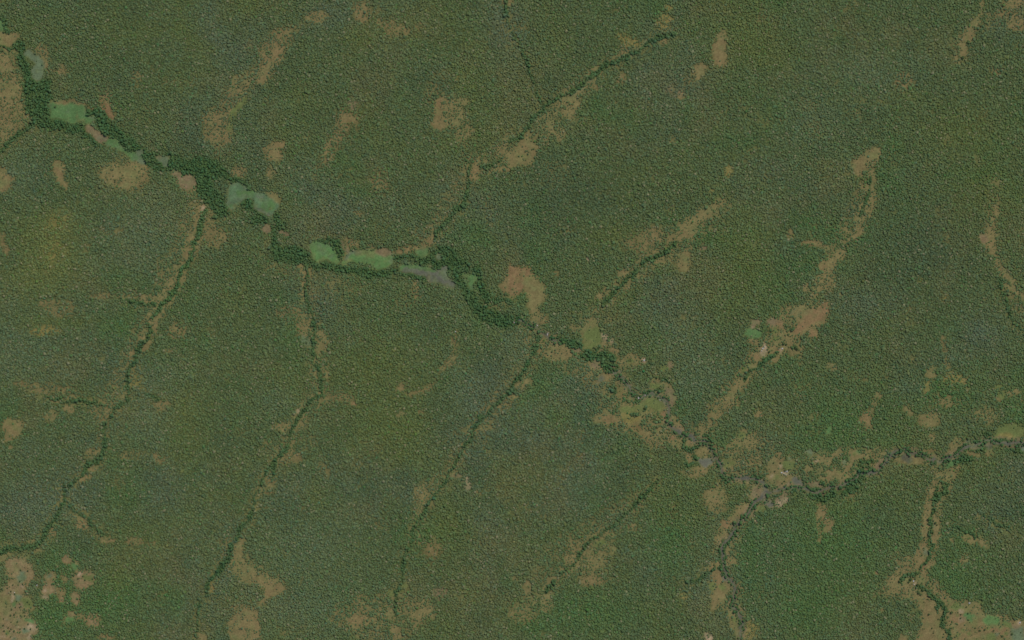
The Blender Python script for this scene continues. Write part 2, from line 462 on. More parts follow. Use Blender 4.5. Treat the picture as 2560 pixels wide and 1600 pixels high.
L T d 1 1930,840,30 1850,880,34 1780,930,36 1730,960,34 1650,970,24
E C h .2 1700,940,40,20
E S o .35 2130,1220,50,20 2140,1000,50,34
E S y .55 2240,1430,100,80 1640,1080,60,40
E Z e 1 700,1250,500,200 1500,600,200,300 2250,700,150,400
@1920,1200
L S t .2 1620,40,40 1580,150,34 1550,240,36 1520,330,40 1500,450,50 1490,560,46 1450,680,46 1420,760,46
L C t .06 1545,250,18 1520,330,22 1500,450,30 1485,560,26 1450,680,24
P C o .05 1395,840 1450,700 1520,640 1525,700 1460,800 1440,850
E C h .1 1490,680,24,44 1570,420,24,40
L C t .15 1595,400,40 1580,480,40 1570,580,30
L C r .12 1530,780,40 1480,840,36
L C t .25 1720,-20,30 1715,80,26 1650,170,16
P C t .25 1130,960 1150,920 1300,880 1420,870 1500,850 1480,930 1510,1000 1420,1010 1350,1000 1250,980 1180,1000
L S t .35 1160,960,50 1110,1030,44 1000,1080,24
E C r .1 1110,1030,18,14
P S o .55 980,1060 1100,900 1250,860 1400,1040 1400,1150 1200,1180
P C t .03 1350,1030 1440,1060 1500,1070 1560,1110 1600,1220 1660,1250 1640,1380 1690,1450 1700,1540 1390,1540 1440,1440 1480,1400 1480,1280 1450,1180 1390,1120
P C t .18 1670,1140 1830,1160 1960,1150 2010,1190 2010,1260 2030,1320 2200,1280 2230,1300 2330,1340 2440,1330 2440,1540 1700,1540 1690,1430 1670,1330 1680,1240 1640,1170
P F l .2 1690,1140 1800,1170 1840,1160 1840,1220 1760,1240 1700,1190
P F g .05 1840,1260 1930,1270 1995,1300 1920,1340 1850,1295
P F G .02 2025,1330 2070,1280 2190,1305 2205,1350 2080,1375
P F g .05 2225,1320 2320,1380 2290,1400 2230,1360
P F l .05 2070,1460 2150,1440 2170,1540 2050,1540
P F h .08 2290,1400 2419,1370 2440,1540 2330,1540
E S o .6 1900,1400,70,110 1740,1480,60,60
E C p .04 1810,1245,24,14 2380,1350,24,20 1380,960,14,14
E C r .05 2315,1365,16,24 2200,1420,100,36 1800,1310,70,40
L T d 1 1640,-20,30 1680,50,54 1690,110,44 1600,150,64 1570,220,54 1570,300,60 1545,380,40 1530,480,30 1530,560,40 1550,620,40 1530,680,30 1510,760,30 1460,810,40 1400,870,40 1310,900,50 1240,950,34
L T d 1 1630,-20,24 1610,60,30 1600,140,30
L T d 1 1420,1000,40 1480,1040,40 1530,1060,30 1590,1130,44 1640,1180,34 1690,1230,50 1660,1290,30 1640,1370,34 1700,1440,44 1720,1530,44
L T d 1 1600,1150,14 1605,1235,16
P C o .08 1780,535 1900,515 2050,555 2115,650 2050,635 1980,570 1935,570 1930,610 1900,600 1880,560
E S t .4 1740,575,36,24 1980,350,30,34
E C p .2 1690,490,16,10
L T d 1 1750,420,20 1850,470,20 1950,520,20
E S t .5 1860,740,44,60
L C o .25 480,240,7 478,400,7 490,580,7
P C t .15 605,395 600,460 545,500 500,490 540,460 580,410
E S t .45 520,290,50,50 560,380,60,40
E S o .6 1260,740,90,70 1300,790,60,50
E C r .12 1070,1225,20,22 1020,880,20,16 495,1385,12,10
P C o .05 1240,1460 1275,1455 1315,1540 1240,1540
E Z e 1 600,600,500,400 400,1200,400,250 1750,900,250,250
@400,380,7.56
P M a 0 1290,660 1340,600 1500,580 1620,640 1650,740 1760,780 1900,790 2060,840 2200,930 2280,1060 2160,1120 2150,1200 2080,1190 2000,1110 1850,1130 1800,1010 1750,900 1680,870 1560,880 1480,960 1440,1040 1370,1100 1260,1040 1210,940 1290,900 1300,780
E M g 0 1600,790,200,60 2050,1010,130,110 1340,1010,80,50
P C o 0 1960,760 2060,750 2200,830 2260,920 2300,1020 2230,980 2100,890
L W n 0 1280,930,22 1420,970,22
L W n 0 1820,1100,36 1960,1120,40 2060,1180,26
L W m 0 1850,830,26 1930,865,26
L W m 0 1560,660,30 1640,690,30
L A d 1 1520,940,90 1650,950,150 1740,1060,130
@1900,1060,3.4725
P S o .75 -20,180 200,200 460,250 700,210 1000,240 1060,300 1000,380 860,460 540,490 300,490 120,570 -100,520 -100,300
P C t .08 80,320 150,300 160,240 200,250 210,300 190,350 240,420 280,440 250,520 150,560 130,500 60,450
P F l .1 200,320 290,320 330,370 270,410 210,390
P C t .06 390,370 430,350 445,400 430,450 400,440
P C o .08 470,270 560,265 620,270 640,300 600,340 540,340 560,390 510,340
P C t .05 640,240 690,215 700,250 670,290 640,280
P C t .05 780,200 820,240 830,260 900,250 930,270 880,290 820,330 790,330
P C h .05 700,310 740,310 760,340 720,360
P C t .08 730,370 800,330 780,380 760,410 730,400
P C o .08 580,410 680,400 800,450 790,490 700,500 640,470 580,470
P C t .05 560,460 620,450 620,500 590,495
P W n .1 270,480 320,470 380,500 370,540 290,535
P C k .05 440,520 500,490 540,550 530,590 480,595 460,570
P C t .1 930,310 960,310 980,360 940,350
P C k .08 960,380 1000,350 1050,300 1060,360 1040,390
P W m .05 850,440 890,400 920,430 900,460 860,470
P W m .05 920,400 1030,420 980,435 930,430
P M o 0 1160,310 1230,310 1310,240 1370,260 1410,340 1220,350
E M n 0 1280,305,45,38
E C h .2 430,240,34,30
L A d 1 100,600,34 180,555,46 260,540,50 340,560,40 420,565,50 480,610,110 560,640,110 620,590,100
L A d 1 600,540,70 700,540,70 760,580,70 830,560,70
L A d 1 520,495,44 560,520,44
L A d 1 790,500,60 850,480,70 900,470,46
L T d 1 860,370,40 930,390,34 1040,410,34
L T d 1 890,325,44 980,320,40
L T D 1 1085,330,80 1130,270,64 1170,280,40
L T d 1 1180,250,40 1260,240,44 1390,250,44
P W n 0 40,640 120,660 120,700 60,720 30,690
P W m 0 40,560 90,580 70,630 40,640
P C k .15 150,640 220,590 260,600 180,680 130,690
L C p .05 100,715,8 190,680,10 240,650,8
P S t .3 720,590 770,600 860,570 870,620 830,660 760,660
E S t .45 540,770,50,60
@1600,1030,3.4725
L T d 1 250,-10,30 240,70,26 270,130,22
L T d 1 330,170,24 400,180,28 480,200,22
L T d 1 380,230,34 380,300,40 430,320,34 500,290,22
L A d 1 540,270,26 580,230,80 610,290,60
L T d 1 610,290,60 640,350,48 680,430,42 710,510,42 720,570,42 790,580,50 900,580,44 980,550,52 1050,580,34
L C k .05 250,90,26 300,130,34 370,160,26
P C o .12 270,30 310,10 330,80 390,140 450,190 380,165 300,110
P C t .15 400,270 430,240 500,240 510,270 450,300
L W m 0 440,220,20 490,250,14
P C k .05 510,240 545,220 550,260 500,290
P C o .06 500,340 520,290 560,300 590,350 560,380 510,370
P W m .03 500,400 560,390 640,400 660,430 600,460 540,460 490,430
E W n 0 560,430,36,24
P C o .1 510,470 600,480 600,520 500,530
E C o .3 430,400,36,44
E B d 1 475,380,26,26 440,450,40,14
E C l .1 770,440,60,44
P C o .08 590,720 650,680 700,690 720,740 660,765 600,750
P C k .1 960,710 1000,640 1060,660 1060,730 1000,770
L C k .2 620,270,12 660,350,12
L C k .2 700,430,12 745,525,12
E S o .55 300,240,80,70 800,420,130,90 900,280,160,90 150,200,120,90
E C r .2 300,220,30,24 1035,30,40,24
@1400,780,3.4725
L A d 1 -20,220,40 60,250,70 140,280,70 185,300,50
L A d 1 200,385,60 250,380,100 330,400,80 410,380,95 470,405,60
L A d 1 390,470,80 480,500,80 500,570,60 540,600,50
L T d 1 540,600,40 600,660,34 650,700,40 680,760,50 740,740,40
P C t .05 180,190 260,70 320,60 320,120 230,150 190,230
P C l .05 190,230 230,150 320,120 350,200 350,240 310,290 300,330 220,340 195,300
L C p .1 370,195,9 385,230,10 440,255,18
P C o .25 350,240 430,260 440,300 380,320
L T d 1 318,345,14 322,312,16 355,300,14
P C k .08 330,340 380,315 385,340 340,360
P C t .1 420,330 470,305 520,340 520,370 470,370
P C t .15 -60,300 60,300 90,340 60,400 -60,400
P C k .12 110,320 150,310 190,340 160,360 110,350
P C k .15 260,460 310,410 350,440 350,490 300,500
L C o .1 480,440,22 520,470,24 550,500,20
P S o .5 250,480 350,500 560,640 520,780 430,700 330,620
P C o .2 350,530 440,530 460,580 400,600 350,580
E C m .15 350,590,30,34 480,520,50,12 560,640,34,16
P C b .2 480,640 540,660 550,740 510,760 490,700
E S o .5 620,430,120,80 760,200,1,1 130,150,70,40 420,70,40,40
@0,0,1
L V v 0 1296,802,3.1 1322,812,3.1 1345,818,3.4 1362,832,3.4 1380,846,3.1 1400,856,3.1
L V v 0 1530,925,3.4 1545,942,4.4 1562,957,4.4 1584,979,3.9 1596,996,3.9 1604,992,3.9 1613,987,4.4 1630,983,4.4 1648,990,4.4 1659,999,3.9 1668,1004,3.9 1672,1020,3.9 1673,1040,4.4 1671,1055,3.9 1680,1068,4.4 1700,1078,4.4 1722,1088,3.9 1735,1097,3.9 1745,1104,3.9 1758,1105,3.9 1768,1112,3.9 1777,1125,3.9 1785,1135,3.9 1797,1155,4.4 1805,1175,4.4 1810,1190,4.4 1820,1197,3.9 1855,1198,3.6 1885,1195,3.9 1905,1205,5.2 1912,1220,6.5 1908,1235,6.5 1915,1250,6.5
L V v 0 1912,1226,4.7 1930,1230,3.9 1950,1221,3.9 1985,1215,3.9 2020,1222,3.9 2040,1232,3.4 2060,1228,3.4 2080,1215,3.6 2110,1210,3.9 2130,1202,3.9 2150,1187,4.4 2165,1182,4.4 2190,1180,3.9 2205,1165,3.9 2215,1150,3.9 2230,1135,3.9 2255,1128,3.4 2290,1130,3.4 2310,1140,3.9 2330,1150,3.9 2360,1150,3.9 2390,1135,3.9 2440,1110,3.9 2480,1100,4.4 2520,1107,5.2 2600,1105,5.2
L V v 0 1908,1238,5.2 1895,1250,4.4 1880,1262,4.4 1873,1280,4.4 1855,1300,3.9 1840,1315,3.9 1828,1340,3.9 1815,1355,4.4 1806,1366,5.7 1807,1385,5.7 1805,1400,4.4 1808,1425,4.4 1818,1440,4.7 1828,1455,4.4 1840,1470,3.9 1835,1495,3.9 1830,1515,3.9 1845,1530,3.9 1855,1555,3.9 1850,1580,3.9 1848,1620,3.9
@0,0,1
L S o .66 2175,385,24 2160,450,34 2140,520,44 2110,590,56 2070,660,56 2050,720,46 2030,780,56 1950,850,70 1900,890,56 1850,950,56 1800,1010,56 1765,1060,46
L S o .66 1500,180,40 1440,230,60 1400,290,70 1340,340,80 1280,370,80 1200,410,50
L S o .7 1170,430,40 1110,520,46 1080,580,40
L S o .66 1820,510,46 1700,590,76 1600,680,56 1500,760,46 1475,800,40
L S o .66 480,520,40 440,640,48 400,740,48 350,840,48 320,900,48 300,960,40
L S o .68 760,690,40 780,830,48 800,930,56 800,1000,48 740,1060,48 700,1120,40 650,1220,30
L S o .68 1340,880,48 1280,960,56 1200,1060,56 1140,1150,40 1080,1220,48 1040,1310,40
L S o .7 1600,1240,50 1500,1330,90 1400,1400,110 1330,1490,70
L S o .68 2490,450,34 2480,590,46 2520,700,40 2560,780,40
L S t .6 700,100,56 660,170,48 600,210,56 550,290,56 550,380,40
L S t .62 860,290,44 820,390,38 790,440,26
L S o .65 1090,240,70 1160,330,60 1180,400,40
L S o .65 560,1350,30 600,1410,60 690,1460,60
L S o .62 870,1540,90 960,1530,90 1050,1530,80
L S o .66 1370,870,50 1500,960,60 1560,1040,90 1650,1090,60
@0,1350,3.4725
P C x .05 65,190 160,145 220,160 240,220 230,280 240,330 160,370 120,320 75,240
P F h .05 160,270 220,290 230,340 190,370 150,350
P C x .05 245,240 275,210 280,320 245,330
P C x .05 60,370 150,370 215,385 210,430 180,470 110,470 50,480
P F h .05 130,480 200,490 180,530 130,540
E C p 0 120,460,13,13 105,500,14,30 185,405,18,8
P C o .05 -20,490 100,500 100,560 40,640 -20,600
P F l .05 190,510 290,510 290,590 215,590 180,550
P C x .06 50,560 180,550 215,600 220,720 60,720 20,680
E C p .0 180,570,18,11
P F g .02 225,670 305,670 305,715 230,715
P C x .06 -20,720 300,720 310,800 200,900 -20,900
P C p .04 230,730 290,720 310,790 240,795 200,780
P F h .03 205,760 275,790 250,815 205,805
E C p .0 80,800,26,13 110,840,18,11 270,850,20,20 150,760,14,9 40,770,12,10 30,840,14,8
E F h .0 160,700,16,11 115,855,32,14 60,690,16,8
P C o .06 395,300 450,278 470,310 460,350 430,380 400,360
P C x .06 380,400 410,380 440,400 470,400 465,450 420,460 410,500 370,480
E C p 0 390,495,21,16 397,440,12,14
E F h 0 430,312,16,18 395,520,14,10
P C x .05 525,175 565,135 605,170 605,205 550,195
P F g .03 605,205 650,212 672,245 625,247
P C x .05 645,180 685,178 702,210 670,225
P C x .08 640,330 690,290 800,290 820,350 740,410 650,380
P F l .06 705,310 800,300 812,360 740,370
E C p 0 690,300,15,17 320,392,12,12 500,232,18,8
P C x .25 620,450 700,470 680,560 640,540
P C x .25 490,530 540,510 530,555
P F G .0 568,690 600,668 640,680 646,712 590,722
P C x .1 585,640 640,618 652,690 605,668
P C x .2 780,660 840,670 862,732 780,720
@1750,725,3.4725
P C k .08 415,300 450,265 510,255 540,265 500,290 460,345 430,330
P F g .1 385,370 430,345 530,350 530,400 480,420 400,400
E C p .04 443,322,14,16
P C k .05 580,270 640,243 660,280 720,268 735,310 690,340 620,310
P C r .05 660,290 730,285 730,330 680,340
P F l .05 630,320 680,320 680,370 640,370
P F l .15 640,380 690,400 680,440 640,440
P C o .2 680,370 780,400 810,420 790,470 700,430
P C r .04 800,340 880,280 910,180 990,190 1070,108 1114,108 1105,180 1070,230 970,300 860,350 830,385
P C o .1 805,190 850,150 930,150 910,180 850,210 820,260
P C r .04 960,370 1000,328 1026,360 1000,412 965,405
L T d 1 800,335,14 840,290,16
P C p .03 530,490 575,475 580,520 560,570 520,560
P C r .04 440,550 520,560 560,590 520,620 470,580
P C r .05 610,490 660,480 682,520 640,540
P C p .05 680,520 722,508 700,545
P F l .05 360,680 440,620 520,600 500,640 420,700 380,740
P C r .06 440,650 492,645 470,672
E C o .1 840,505,44,44
E B d 1 825,490,20,18 850,515,14,12 380,780,20,26
L T d 1 660,550,14 600,590,26 530,640,16 480,690,26 430,715,18
E C l .1 430,745,14,18
E S t .3 630,600,60,24 1150,660,40,34 460,430,30,40
@2180,430,1
L T d 1 -4,10,6 -8,40,7 -18,80,7 -28,110,7
L T d 1 320,270,7 335,320,7 350,370,7 385,410,7
@0,0,1
L T d 1 228,1158,9 205,1188,9 180,1212,9 160,1235,9 158,1255,10
L T d 1 690,1145,6 665,1185,7 645,1225,7 633,1255,7 625,1290,8
L T d 1 1143,1148,7 1110,1210,6 1075,1252,6 1047,1300,7
L T d 1 1266,-12,7 1266,55,7 1288,98,7
L T d 1 1345,842,7 1338,880,7 1310,925,7 1285,950,7 1270,985,8
L T d 1 2460,1290,6 2500,1310,6 2530,1325,6
@0,0,1
L S o .62 2195,365,16 2172,470,22 2152,540,26 2102,620,30 2062,680,30 2050,720,30 2012,790,34 1962,850,40 1900,890,34 1850,950,34 1790,1020,34 1765,1065,26
L C o .25 2180,420,6 2168,490,6 2150,535,5 2138,548,6 2146,578,8 2132,592,7
L C o .3 2112,618,8 2088,640,9 2066,672,8 2058,700,8 2046,725,7
L C o .3 1905,893,9 1880,915,9 1850,950,10 1826,985,10 1800,1012,9 1770,1055,8
L C o .3 2492,520,5 2482,570,6 2480,610,8 2494,650,5 2520,690,7 2540,730,6
L S o .72 1960,1180,60 2060,1165,70 2160,1140,50 2240,1160,30
L S o .62 1900,1220,50 1860,1280,50 1815,1350,60 1800,1430,60 1810,1500,50
L S t .5 2340,1220,44 2330,1310,44 2310,1400,50 2260,1450,70 2330,1480,60 2380,1540,60
L S o .68 1300,830,40 1400,870,60 1480,930,80 1560,1000,90 1650,1060,80 1750,1110,80 1850,1180,80
L S o .68 500,480,34 460,580,36 430,680,36 370,780,36 320,880,36 270,1000,30 250,1100,26
L S o .72 765,700,30 790,800,34 800,900,34 790,960,40 740,1050,30 690,1130,26
"""
def lin(c, g=1.0):
    c = np.asarray(c, float) / 255.0
    return np.where(c <= 0.04045, c / 12.92, ((c + 0.055) / 1.055) ** 2.4) * g

SOIL = {k: lin(v, 1.12) for k, v in {
    't': (116, 105, 73), 'r': (121, 102, 74), 'p': (152, 134, 112), 'o': (113, 106, 72), 'y': (122, 113, 70),
    'x': (122, 108, 80), 'b': (106, 95, 64), 'k': (114, 103, 80), 'g': (82, 112, 70), 'G': (86, 119, 72), 'a': (86, 112, 82),
    'h': (94, 108, 84), 'l': (96, 106, 64), 'm': (90, 97, 80), 'n': (86, 88, 74), 'v': (74, 77, 66), 'w': (84, 104, 84)}.items()}
FLOOR = lin((86, 90, 54), 1.1)
CAN_GAIN = np.array([1.47, 1.47, 1.30])
LEAF = {k: lin(v, CAN_GAIN) for k, v in {
    'n': (74, 86, 58), 's': (78, 88, 72), 'y': (81, 90, 52), 'q': (80, 93, 70), 'D': (63, 77, 57), 'u': (88, 89, 62),
    'e': (66, 89, 54), 'Y': (94, 99, 58), 'd': (55, 78, 48), 'g': (66, 100, 62), 'b': (88, 86, 60)}.items()}
TREECOL = {'d': lin((57, 80, 51), CAN_GAIN), 'e': lin((62, 88, 54), CAN_GAIN), 'D': lin((72, 82, 72), CAN_GAIN)}

U0, V0, CELL = -160.0, -160.0, 2.0
W, H = 1440, 960

def vnoise(scale_u, seed, scale_v=None, h=H, w=W):
    """smooth value noise in 0..1 on the survey raster; scale in survey units"""
    r = np.random.default_rng(seed)
    su, sv = scale_u / CELL, (scale_v or scale_u) / CELL
    nx, ny = int(w / su) + 3, int(h / sv) + 3
    g = r.random((ny, nx))
    x = np.arange(w) / su; y = np.arange(h) / sv
    ix = x.astype(int); iy = y.astype(int)
    fx = x - ix; fy = y - iy
    fx = fx * fx * (3 - 2 * fx); fy = fy * fy * (3 - 2 * fy)
    a = g[iy][:, ix] * (1 - fx) + g[iy][:, ix + 1] * fx
    b = g[iy + 1][:, ix] * (1 - fx) + g[iy + 1][:, ix + 1] * fx
    return a * (1 - fy)[:, None] + b * fy[:, None]

def fbm(scale, seed, octs=3):
    s, t, a = 0.0, 0.0, 1.0
    for k in range(octs):
        s = s + a * vnoise(max(scale / 2 ** k, 2.1), seed + 31 * k); t += a; a *= 0.6
    return s / t

def blur(m, r):
    if r < 1:
        return m
    for ax in (0, 1):
        p = np.pad(m, [(r + 1, r) if i == ax else (0, 0) for i in (0, 1)], mode='edge').cumsum(axis=ax)
        n = m.shape[ax]
        hi = np.take(p, np.arange(2 * r + 1, n + 2 * r + 1), axis=ax)
        lo = np.take(p, np.arange(0, n), axis=ax)
        m = (hi - lo) / (2 * r + 1)
    return m

u_ax = U0 + CELL * np.arange(W)
v_ax = V0 + CELL * np.arange(H)
UU, VV = np.meshgrid(u_ax, v_ax)
# natural, uneven outlines: the survey coordinates are shifted by noise
WU = UU + 13 * (fbm(26, 1) - 0.5) + 7 * (vnoise(7, 2) - 0.5)
WV = VV + 13 * (fbm(26, 3) - 0.5) + 7 * (vnoise(7, 4) - 0.5)

dens = np.full((H, W), 0.99)
soil = np.broadcast_to(FLOOR, (H, W, 3)).copy()
leaf = np.broadcast_to(LEAF['n'], (H, W, 3)).copy()
tall = np.zeros((H, W))              # 1 in gallery forest
wet = np.zeros((H, W))
label = np.zeros((H, W), np.int32)
STRUCTS = [('ground', 'soil')]
KINDNAME = {'V': 'river', 'C': 'clearing', 'M': 'marsh', 'F': 'field', 'W': 'mud_bank', 'R': 'path'}

# broad canopy types by noise
n1, n2, n3 = fbm(230, 11, 4), fbm(150, 12, 4), fbm(90, 13, 3)
def mixin(img, col, m):
    img += (np.asarray(col) - img) * m[..., None]
mixin(leaf, LEAF['s'], np.clip((n1 - 0.52) * 4, 0, 1) * 0.6)
mixin(leaf, LEAF['y'], np.clip((n2 - 0.55) * 4, 0, 1) * 0.4)
mixin(leaf, LEAF['D'], np.clip((0.44 - n3) * 4, 0, 1) * 0.45)
mixin(leaf, LEAF['u'], np.clip((fbm(120, 17, 4) - 0.54) * 5, 0, 1) * 0.5)
mixin(leaf, LEAF['e'], np.clip((0.40 - n2) * 5, 0, 1) * 0.6)
thin = np.clip((fbm(46, 14, 4) - 0.54) * 3.5, 0, 1)
dens -= thin * 0.33
mixin(soil, SOIL['o'], thin * 0.7)
leaf *= (0.90 + 0.20 * fbm(17, 15, 3))[..., None]

def window(u0, v0, u1, v1, pad):
    j0 = int(np.clip((u0 - pad - U0) / CELL, 0, W)); j1 = int(np.clip((u1 + pad - U0) / CELL + 1, 0, W))
    i0 = int(np.clip((v0 - pad - V0) / CELL, 0, H)); i1 = int(np.clip((v1 + pad - V0) / CELL + 1, 0, H))
    return slice(i0, i1), slice(j0, j1)

def poly_mask(pts, pad):
    p = np.array(pts); w = window(p[:, 0].min(), p[:, 1].min(), p[:, 0].max(), p[:, 1].max(), pad)
    x, y = WU[w], WV[w]
    ins = np.zeros(x.shape, bool)
    for k in range(len(p)):
        x1, y1 = p[k - 1]; x2, y2 = p[k]
        if y1 == y2:
            continue
        c = ((y1 > y) != (y2 > y)) & (x < (x2 - x1) * (y - y1) / (y2 - y1) + x1)
        ins ^= c
    return w, ins.astype(float)

def line_dist(pts, pad):
    p = np.array(pts); mw = p[:, 2].max()
    w = window(p[:, 0].min(), p[:, 1].min(), p[:, 0].max(), p[:, 1].max(), pad + mw)
    x, y = WU[w], WV[w]
    best = np.full(x.shape, 1e9)
    for k in range(len(p) - 1):
        x1, y1, w1 = p[k]; x2, y2, w2 = p[k + 1]
        dx, dy = x2 - x1, y2 - y1
        t = np.clip(((x - x1) * dx + (y - y1) * dy) / max(dx * dx + dy * dy, 1e-6), 0, 1)
        dd = np.hypot(x - x1 - t * dx, y - y1 - t * dy) - 0.5 * (w1 + (w2 - w1) * t)
        best = np.minimum(best, dd)
    return w, best

entries = []
tx = ty = 0.0
K = 1 / 3.78
for ln in SURVEY.strip().splitlines():
    ln = ln.strip()
    if ln.startswith('@'):
        q = [float(t) for t in ln[1:].split(',')]; tx, ty = q[:2]; K = 1 / (q[2] if len(q) > 2 else 3.78); continue
    f = ln.split()
    if len(f) < 5:
        continue
    shape, kind, col, dn, rest = f[0], f[1], f[2], float(f[3]), f[4:]
    if shape == 'P':
        entries.append((shape, kind, col, dn, [(tx + float(a) * K, ty + float(b) * K) for a, b in (q.split(',') for q in rest)]))
    elif shape == 'L':
        entries.append((shape, kind, col, dn, [(tx + float(a) * K, ty + float(b) * K, float(c) * K) for a, b, c in (q.split(',') for q in rest)]))
    else:
        v = [float(t) for t in ','.join(rest).split(',')]
        for q in range(0, len(v) - 3, 4):
            entries.append((shape, kind, col, dn, (tx + v[q] * K, ty + v[q + 1] * K, v[q + 2] * K, v[q + 3] * K)))

ORDER = {'Z': 0, 'S': 1, 'A': 2, 'C': 3, 'M': 3, 'F': 3, 'W': 3, 'R': 3, 'T': 4, 'B': 5, 'V': 6}
entries.sort(key=lambda e: ORDER[e[1]])
speck = fbm(9, 40, 2)
streak = fbm(45, 41, 4)

# small ploughed plots inside the farmed clearings
plot_rng = np.random.default_rng(77)
for (px0, py0, px1, py1), n_ in (((0, 1500, 86, 1600), 9), ((2372, 1500, 2452, 1550), 12), ((2380, 1560, 2560, 1600), 16), ((1925, 1140, 1985, 1200), 9), ((2040, 1130, 2160, 1195), 8)):
    for _ in range(n_):
        cx, cy = plot_rng.uniform(px0, px1), plot_rng.uniform(py0, py1)
        hw, hh, an = plot_rng.uniform(3, 8), plot_rng.uniform(2.5, 6), plot_rng.normal(0, 0.25)
        if sum(1 for e in entries if e[0] == 'P' and e[1] == 'C' and len(e[4]) > 5 and min(p[0] for p in e[4]) < cx < max(p[0] for p in e[4]) and min(p[1] for p in e[4]) < cy < max(p[1] for p in e[4])) == 0:
            continue
        ca, sa = math.cos(an), math.sin(an)
        entries.append(('P', 'F', plot_rng.choice(list('ppkrltoohlg')), 0.06, [(cx + a * ca - b * sa, cy + a * sa + b * ca) for a, b in ((-hw, -hh), (hw, -hh), (hw, hh), (-hw, hh))]))
entries.sort(key=lambda e: ORDER[e[1]])
mott = fbm(22, 42, 4)
mott2 = fbm(7, 43, 2)

# thin grassy woodland along every water line and a ragged fringe round every clearing
for shape, kind, col, dn, g in entries:
    if shape == 'L' and (kind == 'T' or (kind == 'A' and np.mean([q[2] for q in g]) < 16)):
        w, dd = line_dist(g, 44)
        m = np.clip((24 - dd) / 17, 0, 1) * np.clip(-0.1 + 1.0 * streak[w] + 0.9 * mott[w], 0, 1)
        dens[w] = np.minimum(dens[w], 0.99 - 0.36 * m)
        mixin(soil[w], SOIL['o'] * 0.6 + SOIL['l'] * 0.4, m * 0.9)
    elif kind == 'C':
        if shape == 'P':
            w, m = poly_mask(g, 44); m = blur(blur(m, 5), 5)
        elif shape == 'L':
            w, dd = line_dist(g, 44); m = np.clip((10 - dd) / 16, 0, 1)
        else:
            continue
        m = np.clip(m * 2.6, 0, 1) * np.clip(0.0 + 1.7 * mott[w], 0, 1)
        dens[w] = np.minimum(dens[w], 0.99 - 0.60 * m)
        mixin(soil[w], SOIL[col], m * 0.85)

